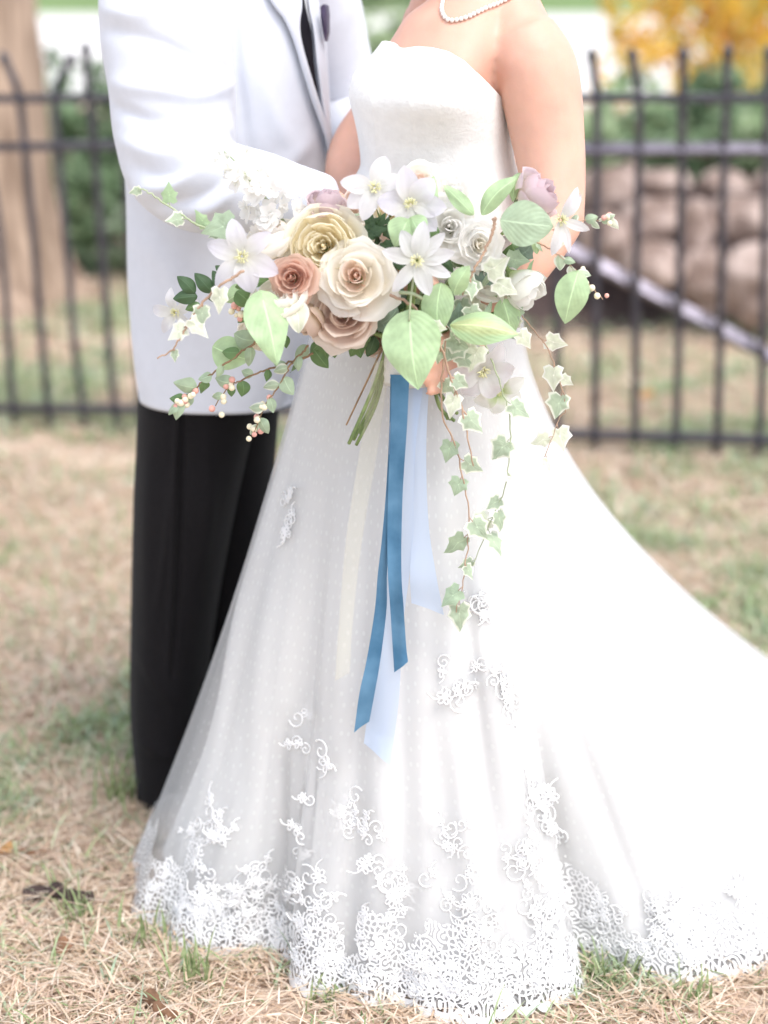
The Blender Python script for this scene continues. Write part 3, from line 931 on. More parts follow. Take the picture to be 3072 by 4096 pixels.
def gsm(a, sg):
    n = int(sg * 4) + 1
    k = np.exp(-.5 * (np.arange(-n, n + 1) / sg) ** 2); k /= k.sum()
    return np.convolve(np.r_[a[-n:], a, a[:n]], k, 'valid')
Hm = np.c_[gsm(HX_, 1.6), gsm(HY_, 1.6)]
Hs = np.c_[gsm(HX_, 26), gsm(HY_, 26)]
thr = np.radians(TH)
ZR = zy(1336); ZW = zy(628)
w_right = smooth01((np.cos(thr - R(25)) + .25) / .9)
pexp = 1.02 + .42 * w_right
cen = np.array([(bx0[-1] + bx1[-1]) / 2, BY])
def skirt_row(s, inset=0.0):
    """s<0: waist to hip following the figure; 0..1 hip to hem"""
    if s < 0:
        p = torso(thr, ZR + (ZW - ZR) * (-s), .002 - inset)
        return p
    ring = torso(thr, np.full(NU, ZR), .002)[:, :2]
    w = s ** 1.25
    H = Hs * (1 - w) + Hm * w
    xy = ring + (H - ring) * (s ** pexp)[:, None]
    out = xy - cen; out /= np.linalg.norm(out, axis=1)[:, None]
    f = (.010 * np.sin(thr * 17 + 1.1 + .6 * np.sin(thr * 3)) + .006 * np.sin(thr * 31 + 2.)) * s ** 1.1 * (1 - .35 * s)
    xy = xy + out * (f - inset)[:, None]
    z = ZR * (1 - s) + .02 * s + .012 * np.sin(thr * 9) * s * (1 - s)
    return np.c_[xy, np.broadcast_to(z, (NU,))]
srows = np.r_[np.linspace(-1, 0, 26)[:-1], np.linspace(0, 1, NV)]
SK = np.array([skirt_row(s) for s in srows])            # rows x columns x 3
nr = len(srows)
hem_arc = np.r_[0, np.cumsum(np.linalg.norm(np.diff(SK[-1], axis=0), axis=1))]
FOLDS = [([(1900, 2300), (1960, 2700), (2060, 3200), (2180, 3600)], 60, .022), ([(1990, 2500), (2100, 2900), (2200, 3300), (2290, 3700)], 50, -.02),
         ([(1180, 2900), (1190, 3300), (1175, 3700)], 45, .014), ([(1120, 2900), (1110, 3300), (1100, 3700)], 40, -.016),
         ([(1420, 1900), (1380, 2400), (1330, 3000)], 60, .008), ([(2150, 1700), (2450, 2400), (2850, 3100)], 60, -.014),
         ([(2250, 2300), (2600, 3000), (2950, 3500)], 55, .014), ([(2300, 2900), (2450, 3300), (2600, 3700)], 50, -.012),
         ([(1000, 2300), (900, 2800), (850, 3300)], 50, -.010), ([(1560, 3100), (1580, 3500), (1600, 3900)], 60, .008), ([(1760, 3000), (1800, 3400), (1850, 3900)], 60, -.008)]
SKv = sculpt_folds(SK.reshape(-1, 3), [tuple(q[::-1]) for q in grid_faces(NU, nr, True)], FOLDS)
SK = SKv.reshape(nr, NU, 3)
uvs = np.stack([np.broadcast_to(hem_arc, (nr, NU)), np.broadcast_to(np.cumsum(np.r_[0, np.linalg.norm(np.diff(SK[:, 180], axis=0), axis=1)])[:, None], (nr, NU))], -1).reshape(-1, 2)
skirt_faces = [q[::-1] for q in grid_faces(NU, nr, True)]
skirt = obj('tulle_overskirt', SKv, skirt_faces, M['tulle'], bride, uv=uvs)
skirt_bvh = BVHTree.FromPolygons([tuple(v) for v in SKv], skirt_faces)
# opaque underskirt, a little shorter and narrower
inn = []
for s in srows[srows <= .992]:
    j = int(np.argmin(np.abs(srows - s)))
    row = SK[j].copy()
    out = row[:, :2] - cen; out /= np.linalg.norm(out, axis=1)[:, None]
    ins = .005 + .036 * float(smooth01((s - .42) / .4)) * (0.25 + .75 * smooth01((np.cos(thr - R(190)) + .2)))
    row[:, :2] -= out * np.broadcast_to(ins, (NU,))[:, None]
    inn.append(row)
inn = np.array(inn)
obj('underskirt', inn.reshape(-1, 3), [q[::-1] for q in grid_faces(NU, len(inn), True)], M['satin'], bride)

# lace band along the hem with scalloped edge
NL, NH = 2400, 16
arc = np.linspace(0, hem_arc[-1], NL)
col = np.interp(arc, hem_arc, np.arange(NU))
def skirt_at(colf, rowf):
    c0 = np.floor(colf).astype(int) % NU; c1 = (c0 + 1) % NU; fc = (colf - np.floor(colf))[..., None]
    rf_ = np.clip(rowf, 0, nr - 1.001); r0 = np.floor(rf_).astype(int); fr = (rf_ - r0)[..., None]
    return (SK[r0, c0] * (1 - fc) + SK[r0, c1] * fc) * (1 - fr) + (SK[r0 + 1, c0] * (1 - fc) + SK[r0 + 1, c1] * fc) * fr
rowlen = np.linalg.norm(SK[-1] - SK[-2], axis=1)
rl = np.interp(col, np.arange(NU), gsm(rowlen, 4))
lv = []
scal = .011 * np.abs(np.sin(arc * math.pi / .032)) ** .6 + .006 * np.abs(np.sin(arc * math.pi / .19))
for j in range(NH):
    h = .19 * j / (NH - 1)
    p = skirt_at(col, (nr - 1) - h / rl)
    nrm = p[:, :2] - cen; nrm /= np.linalg.norm(nrm, axis=1)[:, None]
    p = p.copy(); p[:, :2] += nrm * .0035
    if j == 0:
        p[:, 2] = .019 - scal; p[:, :2] += nrm * (scal * .5)[:, None]
    lv.append(p)
lv = np.array(lv)
uvl = np.stack([np.broadcast_to(arc, (NH, NL)), np.broadcast_to((.19 * np.arange(NH) / (NH - 1))[:, None], (NH, NL))], -1).reshape(-1, 2)
obj('lace_hem', lv.reshape(-1, 3), grid_faces(NL, NH), M['lace'], bride, uv=uvl)

# raised corded scrolls and sprigs
def spiral2(r, turns, a0, sgn):
    t = np.linspace(.12, 1, 18)
    a = a0 + sgn * t * turns * 2 * np.pi
    return np.c_[np.cos(a), np.sin(a)] * (r * t)[:, None]
def motif(g, big):
    out = []
    r = .017 if big else .011
    out.append(spiral2(r * g.uniform(.8, 1.2), g.uniform(1.2, 1.7), g.uniform(0, 6.3), g.choice([-1, 1])))
    a0 = g.uniform(0, 6.3); c = np.array([math.cos(a0), math.sin(a0)]) * r * 1.25
    for k in range(6 if big else 4):      # small five- or six-petalled sprig
        a = a0 + k * 6.283 / (6 if big else 4) + g.normal(0, .2); d = np.array([math.cos(a), math.sin(a)]); p = np.array([-d[1], d[0]])
        t = np.linspace(0, np.pi, 8)[:, None]; l = r * g.uniform(.55, .85)
        out.append(c + d * l * (1 - np.cos(2 * t)) / 2 + p * l * .28 * np.sin(2 * t))
    a = a0 + g.normal(0, .4); b_ = c + np.array([math.cos(a), math.sin(a)]) * r * 1.6
    t = np.linspace(0, 1, 7)[:, None]
    out.append(lerp(c, b_, t) + np.array([-math.sin(a), math.cos(a)]) * r * .4 * np.sin(np.pi * t))
    return out
def on_skirt(x, y, bvh=None):
    d = Vector(ray(x, y)).normalized()
    return (bvh or skirt_bvh).ray_cast(Vector(CAM), d)
cords = []
g1 = np.random.default_rng(11)
def put_motif(x, y, big, bvh=None, lift=.0022, rad=.0012):
    h = on_skirt(x, y, bvh)
    if h[0] is None: return
    n = h[1] if h[1].dot(Vector(CAM) - h[0]) > 0 else -h[1]
    u = n.cross(Vector((0, 0, 1))).normalized(); w = n.cross(u)
    for q in motif(g1, big):
        P = [np.array(h[0] + u * float(a) + w * float(b) + n * lift) for a, b in q]
        cords.append(tube_vf(P, rad, 4, caps=False))
front_hem = [(x, y) for x, y in hemA[3:12] + hemB[2:16] + hemT[3:]]
fx = np.array([p[0] for p in front_hem]); fyv = np.array([p[1] for p in front_hem])
for k in range(150):
    x = g1.uniform(590, 3060)
    if 1165 < x < 1200 or 2320 < x < 2350: continue
    y = np.interp(x, fx, fyv)
    put_motif(x, y - abs(g1.normal(0, 95)) - 40, g1.random() < .45)
for x, y, n in [(1190, 3000, 5), (1200, 3300, 5), (1440, 3280, 10), (1570, 3520, 9), (1800, 3390, 6), (1905, 3720, 12), (2130, 3150, 10), (2160, 3300, 9), (2200, 3660, 12), (2100, 3480, 8),
                (1830, 2700, 6), (2000, 2740, 8), (850, 3330, 10), (1040, 3520, 9), (800, 3610, 10), (1300, 3650, 10), (2670, 3630, 8), (2740, 3690, 10), (2960, 3560, 6), (1740, 3560, 3), (1960, 2400, 4), (1130, 2050, 4), (1120, 3650, 5)]:
    for k in range(n):
        put_motif(x + g1.normal(0, 38), y + g1.normal(0, 55), g1.random() < .3)
v, f = join_vf(cords)
o = obj('lace_applique', v, f, M['cord'], bride); o['kind'] = 'stuff'
# pearl necklace lying on the chest
npx = spline([(1792, -150, 0), (1790, -60, 0), (1775, 10, 0), (1770, 45, 0), (1784, 76, 0), (1812, 86, 0), (1866, 73, 0), (1945, 34, 0), (2040, -6, 0), (2090, -60, 0), (2090, -150, 0)], 400)[:, :2]
pts = []
for x, y in npx:
    h = bride_bvh.ray_cast(Vector(CAM), Vector(ray(x, y)).normalized())
    if h[0] is not None: pts.append(np.array(h[0] + h[1] * .003))
nodes = []; acc = 0
for i in range(1, len(pts)):
    d = np.linalg.norm(pts[i] - pts[i - 1])
    if d > .05: continue
    acc += d
    if acc > .0062:
        nodes.append(ellipsoid_vf(pts[i], (.0034,) * 3, 8, 6)); acc = 0
v, f = join_vf(nodes)
obj('pearl_necklace', v, f, M['pearl'], bride)

# ------------------------------------------------------------------ groom
GY = 2.93
groom = empty('person', (-.28, GY, 0), 'man in white dinner jacket and black trousers beside the bride', 'person')
def gx(x, y=600): return float(at(x, y, GY)[0])
def gz(y): return float(at(800, y, GY)[2])
jrows = [(1.525, gx(760), gx(1010), .05), (1.50, gx(690), gx(1080), .07), (1.46, gx(560), gx(1180), .095), (1.42, gx(500), gx(1235), .115),
         (gz(0), gx(485, 0), gx(1262, 0), .128), (gz(145), gx(482), gx(1306), .136), (gz(290), gx(486), gx(1316), .14), (gz(500), gx(493), gx(1326), .138),
         (gz(650), gx(500), gx(1330), .132), (gz(800), gx(500), gx(1332), .128), (gz(950), gx(496), gx(1322), .128), (gz(1100), gx(493), gx(1300), .132),
         (gz(1300), gx(498), gx(1262), .138), (gz(1450), gx(507), gx(1235), .140), (gz(1575), gx(520), gx(1215), .140)]
jz = np.array([r[0] for r in jrows]); jt = np.array([r[1:] for r in jrows])
def gtorso(th, z, off=0.0):
    th = np.asarray(th, float); z = np.broadcast_to(np.asarray(z, float), th.shape)
    t = hermite(jz, jt, z)
    cx = (t[..., 0] + t[..., 1]) / 2; a = (t[..., 1] - t[..., 0]) / 2 + off
    c, s = np.cos(th), np.sin(th)
    e = 2 / 2.4
    return np.stack([cx + a * np.sign(c) * np.abs(c) ** e, GY + (t[..., 2] + off) * np.sign(s) * np.abs(s) ** e, z], -1)
th = np.linspace(0, 2 * np.pi, 200, endpoint=False)
zs = np.linspace(jz[0], jz[-1], 130)
V = np.vstack([gtorso(th, z) for z in zs] + [gtorso(th, jz[-1] + .002, -.006), gtorso(th, jz[-1] + .05, -.012)])
Fc = grid_faces(200, 132, True)
Fc = [q[::-1] for q in Fc] + [tuple(range(200))]
JF = [([(930, -40), (940, 200), (965, 420), (985, 600)], 26, -.008), ([(560, 950), (700, 1100), (780, 1400)], 60, .006), ([(1180, 900), (1230, 1200), (1240, 1500)], 50, -.006),
      ([(1050, 300), (1120, 500), (1200, 620)], 40, .004), ([(1240, 560), (1150, 660), (1050, 720)], 35, .006), ([(520, 1300), (560, 1450), (600, 1600)], 40, .003), ([(1215, 1420), (1180, 1540), (1150, 1640)], 22, -.01)]
V = sculpt_folds(V, Fc, JF)
jacket = obj('jacket', V, Fc, M['jacket'], groom)
jac_bvh = BVHTree.FromPolygons([tuple(v) for v in V], Fc)
sub(groom, jacket)
# near sleeve, bent at the elbow, forearm round to the bride's waist
sp = spline([A(690, -230, 2.86), A(662, -80, 2.83), A(664, 120, 2.80), A(686, 350, 2.775), A(700, 530, 2.75), A(732, 670, 2.715), A(830, 742, 2.67), A(980, 762, 2.63), A(1140, 785, 2.605), A(1300, 830, 2.575)], 110)
sr = np.interp(np.linspace(0, 1, 110), [0, .06, .12, .25, .38, .5, .58, .66, .78, .9, 1], [.06, .09, .099, .099, .094, .088, .080, .073, .062, .052, .046])
V, Fc = tube_vf(sp, sr, 72)
V, Fc = remeshed([(V, Fc)], .0045, 14)
SF = [([(430, 120), (620, 170), (800, 250), (930, 300)], 34, -.010), ([(470, 330), (650, 360), (800, 380), (930, 320)], 36, .012), ([(450, 420), (600, 480), (760, 470)], 32, -.010),
      ([(480, 560), (620, 610), (760, 600), (900, 520)], 34, .010), ([(520, 660), (640, 700), (760, 680)], 32, -.007), ([(560, 760), (700, 740), (800, 680), (920, 600)], 34, .013),
      ([(640, 820), (760, 800), (860, 740), (960, 640)], 28, -.009), ([(420, 30), (540, 60), (700, 40)], 36, .008), ([(760, 860), (860, 830), (960, 740)], 26, .008), ([(840, 120), (880, 300), (930, 450)], 30, .008), ([(1000, 640), (1080, 740), (1090, 860)], 24, -.006)]
V = sculpt_folds(V, Fc, SF)
V = V + (noise3(V, 14, 3)[:, None] - .5) * .006
obj('sleeve', V, Fc, M['jacket'], jacket)
# far sleeve round the bride's back
sp = spline([A(1180, -140, 3.0), A(1250, 60, 3.05), A(1320, 300, 3.09), A(1350, 440, 3.09), A(1450, 560, 3.03), A(1620, 620, 2.93), A(1750, 640, 2.86)], 60)
V, Fc = tube_vf(sp, np.interp(np.linspace(0, 1, 60), [0, .15, .5, 1], [.07, .08, .066, .046]), 32)
V = V + (noise3(V, 12, 5)[:, None] - .5) * .01
obj('sleeve', V, Fc, M['jacket'], jacket)

def on_jacket(x, y, lift):
    h = jac_bvh.ray_cast(Vector(CAM), Vector(ray(x, y)).normalized())
    if h[0] is None: return None
    n = h[1] if h[1].dot(Vector(CAM) - h[0]) > 0 else -h[1]
    return np.array(h[0] + n * lift)
def patch(name, left, right, m, parent, lift, thick=.0025, n=40, k=9, roll=.0):
    """cloth panel lying on the jacket between two edges (same number of stations)"""
    L_ = spline([(a, b, 0) for a, b in left], n)[:, :2]; R_ = spline([(a, b, 0) for a, b in right], n)[:, :2]
    G = []
    for i in range(n):
        row = []
        for j in range(k):
            t = j / (k - 1)
            x, y = lerp(L_[i], R_[i], t)
            p = on_jacket(x, y, lift + roll * math.sin(math.pi * t) ** .8)
            row.append(p)
        G.append(row)
    # fill misses from neighbours
    for i in range(n):
        for j in range(k):
            if G[i][j] is None:
                c = [G[i][q] for q in range(j - 1, -1, -1) if G[i][q] is not None] or [q for q in G[i] if q is not None]
                G[i][j] = c[0] if c else G[i - 1][j]
    V = np.array(G).reshape(-1, 3)
    tc = CAM - V; tc /= np.linalg.norm(tc, axis=1)[:, None]
    Fc = grid_faces(k, n)
    VV = np.vstack([V, V - tc * thick])
    nb = len(V)
    Fc2 = Fc + [tuple(i + nb for i in q[::-1]) for q in Fc]
    for i in range(n - 1):
        for j in (0, k - 1):
            a = i * k + j; b = a + k
            Fc2.append((a, b, b + nb, a + nb))
    for j in range(k - 1):
        for i in (0, n - 1):
            a = i * k + j; b = a + 1
            Fc2.append((a, b, b + nb, a + nb))
    return obj(name, VV, Fc2, m, parent)
patch('shirt_front', [(1170, -180), (1180, 0), (1178, 100), (1200, 250), (1240, 400), (1270, 460)], [(1222, -180), (1232, 0), (1240, 150), (1248, 260), (1262, 400), (1275, 470)], M['shirt'], groom, .003)
patch('necktie', [(1180, -200), (1193, 0), (1187, 130), (1206, 230), (1238, 350), (1265, 445)], [(1195, -200), (1204, 0), (1233, 140), (1242, 250), (1255, 350), (1267, 445)], M['tie'], groom, .007, n=60)
patch('lapel', [(1000, -180), (1067, 0), (1125, 87), (1161, 174), (1190, 275), (1226, 398), (1262, 506), (1300, 640)], [(1160, -180), (1188, 0), (1183, 90), (1188, 160), (1212, 260), (1243, 370), (1272, 480), (1306, 640)], M['jacket'], jacket, .011, .004, roll=.006)
patch('lapel', [(1212, -180), (1212, 0), (1236, 140), (1246, 250), (1260, 360), (1274, 460), (1300, 620)], [(1235, -180), (1250, 0), (1272, 140), (1284, 250), (1292, 360), (1296, 460), (1310, 620)], M['jacket'], jacket, .010, .003, roll=.003)
# pocket square standing out of the far breast pocket
pc = [(1281, 28), (1292, 17), (1304, 24), (1308, 60), (1308, 130), (1300, 166), (1290, 120), (1282, 70)]
cxy = np.mean(pc, 0)
pv = [at(x, y, GY - .085) for x, y in pc]; pv2 = [p + np.array([.004, .010, 0]) for p in pv]
ctr = at(*cxy, GY - .091); n = len(pv)
V = pv + pv2 + [ctr]
Fc = [(i, (i + 1) % n, 2 * n) for i in range(n)] + [(i, i + n, (i + 1) % n + n, (i + 1) % n) for i in range(n)] + [tuple(range(2 * n - 1, n - 1, -1))]
obj('pocket_square', V, Fc, M['square'], jacket, smooth=False)
for x, y in [(1290, 820), (1284, 960)]:
    p = on_jacket(x, y, .003)
    if p is not None:
        v, f = ellipsoid_vf(p, (.008, .004, .008), 12, 8)
        obj('button', v, f, M['jacket'], jacket)

# trousers: two creased legs hanging from the hip
def leg(rows, Yc, n=220):
    zt_ = [r[0] for r in rows]
    V = []
    zz = np.linspace(zt_[0], zt_[-1], 90)
    tab = hermite(zt_, np.array([r[1:] for r in rows]), zz)
    th = np.linspace(0, 2 * np.pi, n, endpoint=False)
    for z, (xl, xr, b, dy) in zip(zz, tab):
        a = (xr - xl) / 2
        c, s = np.cos(th), np.sin(th)
        V += list(np.c_[(xl + xr) / 2 + a * np.sign(c) * np.abs(c) ** .9, Yc + dy + b * s, np.full(n, z)])
    return V, [q[::-1] for q in grid_faces(n, 90, True)] + [tuple(range(n))]
g_ = lambda x, y: float(at(x, y, 2.92)[0])
z_ = lambda y: float(at(800, y, 2.92)[2])
near = leg([(z_(1380), g_(565, 1600), g_(1150, 1600), .118, .01), (z_(1560), g_(550, 1600), g_(1080, 1600), .118, .01), (z_(1750), g_(545, 1750), g_(1010, 1750), .112, .01), (z_(2000), g_(536, 2000), g_(950, 2000), .105, 0), (z_(2500), g_(525, 2500), g_(860, 2500), .095, 0),
            (z_(2850), g_(526, 2900), g_(820, 2900), .092, 0), (z_(3150), g_(553, 3150), g_(800, 3150), .09, 0), (.015, g_(560, 3200), g_(800, 3200), .088, 0)], 2.92)
far = leg([(z_(1380), g_(600, 1600), g_(1130, 1600), .10, .0), (z_(1620), g_(660, 1620), g_(1110, 1620), .10, .01), (z_(2000), g_(720, 2000), g_(1080, 2000), .10, .04), (z_(2500), g_(730, 2500), g_(1040, 2500), .09, .05), (.015, g_(760, 3150), g_(1010, 3150), .085, .06)], 2.98)
V, Fc = near
V = sculpt_folds(np.array(V), Fc, [([(735, 1600), (722, 1900), (710, 2300), (690, 2700)], 12, -.012), ([(715, 1600), (702, 1900), (690, 2300), (670, 2700)], 12, .006), ([(600, 1800), (590, 2200), (600, 2700)], 30, .004), ([(560, 2600), (640, 2750), (720, 2820)], 26, .005), ([(545, 2950), (640, 3010), (740, 3040)], 20, .005), ([(690, 1900), (660, 2200), (620, 2500)], 14, .004), ([(830, 1700), (840, 2000), (800, 2300)], 30, .004)])
V, Fc = join_vf([(list(V), Fc), far])
obj('trousers', V, Fc, M['black'], groom)
# shoes, mostly behind the gown
for x0, y0 in [(g_(740, 3150), 2.90), (g_(920, 3150), 3.03)]:
    st = [(-.08, .030, .050), (-.05, .040, .075), (0, .042, .085), (.06, .046, .065), (.12, .048, .050), (.17, .040, .042), (.195, .018, .03)]
    V = []
    for dx, w, h in st:
        for a in np.linspace(0, 2 * np.pi, 16, endpoint=False):
            V.append((x0 + dx, y0 + w * math.cos(a), max(.002, h * .5 + h * .5 * math.sin(a))))
    obj('shoe', V, [q for q in grid_faces(16, len(st), True)] + [tuple(range(16)), tuple(range(15 + (len(st) - 1) * 16, -1 + (len(st) - 1) * 16, -1))], M['shoe'], groom)
# his body inside the clothes, with head and hands
zs = np.linspace(1.50, .86, 30); th40 = np.linspace(0, 2 * np.pi, 40, endpoint=False)
bp = [(list(np.vstack([gtorso(th40, z, -.022) for z in zs])), [q[::-1] for q in grid_faces(40, 30, True)] + [tuple(range(40)), tuple(range(29 * 40 + 39, 29 * 40 - 1, -1))])]
gxc = (gx(760) + gx(1010)) / 2
bp.append(tube_vf([(gxc + .01, GY, 1.44), (gxc + .015, GY, 1.52), (gxc + .03, GY, 1.62)], [.068, .062, .060], 16))
hd, PG = head_parts((gxc + .045, GY - .005, 1.705), (1, -.12), 1.08)
bp += hd
armp = spline([A(690, -230, 2.86), A(662, -80, 2.83), A(664, 120, 2.80), A(704, 560, 2.745), A(722, 700, 2.71), A(800, 750, 2.66), A(1130, 775, 2.60), A(1300, 830, 2.575), A(1340, 850, 2.565)], 40)
bp.append(tube_vf(armp, np.linspace(.055, .028, 40), 14))
bp += flat_hand(armp[-1], (.9, .35, -.25), (0, -.6, .4))
armf = spline([A(1180, -140, 3.0), A(1250, 60, 3.05), A(1350, 440, 3.09), A(1450, 560, 3.03), A(1750, 640, 2.86), A(1790, 645, 2.84)], 30)
bp.append(tube_vf(armf, np.linspace(.05, .028, 30), 14))
bp += flat_hand(armf[-1], (.9, -.2, -.2), (0, 1, 0))
for cx_, cy_ in [(g_(690, 2500), 2.92), (g_(880, 2500), 3.01)]:
    bp.append(tube_vf([(cx_ + .05, 2.95, .90), (cx_ + .03, cy_, .70), (cx_ + .01, cy_, .45), (cx_ + .01, cy_, .06)], [.07, .062, .05, .035], 14))
V, Fc = remeshed(bp, .009, 4)
obj('body', V, Fc, M['skin'], groom)
face_details(groom, PG, 1.08); hair_cap(groom, PG, M['hair_dark'], False, 1.08)
# shirt collar
v, f = tube_vf([(gxc + .012, GY, 1.495), (gxc + .016, GY, 1.545)], [.073, .069], 24, caps=False)
obj('shirt_collar', v, f, M['shirt'], groom)

# ------------------------------------------------------------------ bouquet
BQ = at(1640, 1440, 2.375)
bouquet = empty('bouquet', (BQ[0], BQ[1], BQ[2] - .07), 'loose garden bouquet of cream roses, white clematis and trailing ivy with blue ribbons', 'bouquet')
M['p_cream'] = petal_mat('petal_cream', (.92, .80, .50), (.93, .89, .76), .55)
M['p_blush'] = petal_mat('petal_blush', (.90, .68, .57), (.91, .78, .69), .55)
M['p_blush_in'] = petal_mat('petal_blush_heart', (.62, .34, .28), (.74, .54, .46), .55)
M['p_taupe'] = petal_mat('petal_taupe', (.68, .50, .43), (.84, .72, .63), .55)
M['p_dusty'] = petal_mat('petal_dusty_rose', (.66, .42, .34), (.80, .58, .48), .55)
M['p_mauve'] = petal_mat('petal_mauve', (.74, .68, .52), (.76, .63, .66), .55)
M['p_brown'] = petal_mat('petal_brown_mauve', (.56, .45, .28), (.70, .56, .48), .55)
M['p_white'] = petal_mat('petal_white', (.92, .91, .86), (.93, .92, .90), .55)
M['p_ivory'] = petal_mat('petal_ivory', (.92, .86, .74), (.93, .90, .83), .55)
M['p_clem'] = petal_mat('petal_clematis', (.80, .80, .76), (.83, .82, .85), .5, streak=.25)
M['p_lilac'] = petal_mat('petal_pale_lilac', (.78, .77, .72), (.74, .72, .79), .5, streak=.2)
M['p_greenwhite'] = petal_mat('petal_green_white', (.52, .62, .30), (.84, .84, .78), .5, pos=(.1, .5))
M['l_lime'] = leaf_mat('leaf_lime', (.46, .62, .36), transl=.35)
M['l_limey'] = leaf_mat('leaf_yellow_green', (.56, .64, .34), edge=(.46, .62, .36), transl=.35, edgepos=(.3, .6))
M['l_sage'] = leaf_mat('leaf_sage', (.38, .48, .33), transl=.3)
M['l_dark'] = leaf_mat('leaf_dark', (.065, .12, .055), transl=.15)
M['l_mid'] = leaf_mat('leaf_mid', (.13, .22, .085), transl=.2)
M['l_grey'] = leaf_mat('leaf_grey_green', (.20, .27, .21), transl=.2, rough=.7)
M['l_ivy'] = leaf_mat('leaf_variegated_ivy', (.40, .48, .34), edge=(.74, .76, .64), transl=.3)
M['l_white'] = leaf_mat('leaf_white_ivy', (.70, .74, .58), edge=(.84, .84, .76), transl=.35)

BO = np.array(ORG[bouquet.name])
def face_dir(p, dx=0.0, dz=0.0, dy=0.0):
    d = CAM - p; d = d / np.linalg.norm(d)
    return Vector(d + np.array([dx, dy, dz])).normalized()

LAYERS = {  # petals, base radius, rim radius, height, half width (rad), lip curl, belly
    'open':   [(2, .02, .06, .80, 1.7, .005, .015), (3, .03, .12, .82, 1.4, .01, .02), (3, .05, .19, .83, 1.3, .015, .03), (3, .07, .28, .84, 1.25, .03, .04), (4, .09, .40, .82, 1.05, .06, .07), (4, .11, .55, .76, 1.0, .09, .09), (5, .13, .73, .64, .9, .14, .10), (5, .14, .92, .44, .88, .2, .08)],
    'garden': [(4, .03, .09, .74, .9, .01, .02), (5, .05, .17, .77, .8, .02, .02), (6, .08, .27, .79, .65, .03, .03), (8, .11, .38, .80, .55, .03, .03), (8, .14, .50, .80, .55, .03, .05), (7, .16, .62, .79, .62, .02, .10), (6, .18, .75, .74, .75, -.02, .18), (6, .2, .90, .60, .8, .05, .18), (5, .2, 1.05, .36, .9, .16, .1)],
    'bud':    [(3, .03, .10, 1.0, 1.5, .0, .06), (3, .06, .18, 1.06, 1.4, .0, .12), (3, .10, .28, 1.08, 1.3, .02, .20), (3, .14, .40, 1.02, 1.2, .06, .24), (3, .16, .55, .80, 1.1, .2, .2)],
    'cup':    [(3, .03, .10, .66, 1.4, .0, .05), (3, .06, .22, .74, 1.3, .0, .10), (4, .1, .38, .82, 1.1, -.02, .18), (4, .14, .55, .88, 1.0, -.04, .26), (5, .18, .78, .78, .9, .02, .26)],
}
_pm = {}
def petal_mesh(kind, li, variant, m):
    key = (kind, li, variant, m.name)
    if key in _pm: return _pm[key]
    n_, r0, r1, h, hw, lip, belly = LAYERS[kind][li]
    g = np.random.default_rng(li * 7 + variant * 31 + len(kind))
    nu, nv = 11, 9
    V, U = [], []
    ph1, ph2 = g.uniform(0, 6, 2)
    for j in range(nv):
        for i in range(nu):
            s = -1 + 2 * i / (nu - 1); t = j / (nv - 1)
            top = 1 - .30 * abs(s) ** 2.6 + .035 * math.sin(s * 4 + ph1) + .03 * math.sin(s * 9 + ph2)
            tt = t * top
            width = (.35 + .65 * math.sin(min(1, tt * 1.25) * math.pi / 2)) * (1 - .12 * max(0, tt - .8) / .2)
            a = s * hw * width
            r = r0 + (r1 - r0) * (math.sin(tt * math.pi / 2) ** 1.15) + belly * math.sin(math.pi * min(1, tt)) ** .8
            cur = max(0, (tt - .72) / .28)
            r += lip * cur ** 2 + .02 * math.sin(5 * s + ph2) * tt * r1
            r -= .03 * r1 * (1 - abs(s)) * tt
            z = h * (tt ** .9) - abs(lip) * .75 * cur ** 2.2
            V.append((r * math.cos(a), r * math.sin(a), z)); U.append((s, tt))
    me = mesh_data('petal', V, grid_faces(nu, nv), m, uv=U)
    _pm[key] = me
    return me

def rose(label, x, y, Y, rpx, kind, m_out, m_in=None, dx=0., dz=0., dy=0., roll=0., skip=0, name='rose', axis=None):
    p = at(x, y, Y)
    rad = rpx / 4 / F * (np.linalg.norm(p - CAM))
    e = bpy.data.objects.new(name, None); e.empty_display_size = .02
    C.objects.link(e); e.parent = bouquet
    d = face_dir(p, dx, dz, dy) if axis is None else Vector(axis).normalized()
    e.rotation_mode = 'QUATERNION'
    e.rotation_quaternion = d.to_track_quat('Z', 'Y') @ Quaternion((0, 0, 1), roll)
    hh = .45 if kind != 'bud' else .55
    e.location = Vector(p - BO) - d * rad * hh
    e.scale = (rad,) * 3
    e['label'] = label
    L_ = LAYERS[kind]
    g = np.random.default_rng(int(x) + int(y))
    for li in range(len(L_) - skip):
        n_ = L_[li][0]
        for k in range(n_):
            mm = (m_in or m_out) if li < len(L_) * .5 else m_out
            o = link('petal', petal_mesh(kind, li, k % 3, mm), e)
            o.rotation_euler = (g.normal(0, .07), g.normal(0, .08), 2 * math.pi * (k + .5 * li) / n_ + li * .9 + g.normal(0, .12))
            s = g.uniform(.90, 1.08); o.scale = (s, s, s * g.uniform(.95, 1.05))
    v, f = ellipsoid_vf((0, 0, .40), (.055, .055, .40 if kind != 'bud' else .6), 12, 8)
    link('flower_heart', mesh_data('flower_heart', v, f, m_in or m_out, uv=[(0, .5)] * len(v)), e)
    # green calyx and short stem under the bloom
    v, f = tube_vf([(0, 0, -.35), (0, 0, -.12), (0, 0, .0), (0, 0, .10)], [.06, .08, .17, .22], 10)
    link('calyx', mesh_data('calyx', v, f, M['stem']), e)
    return e

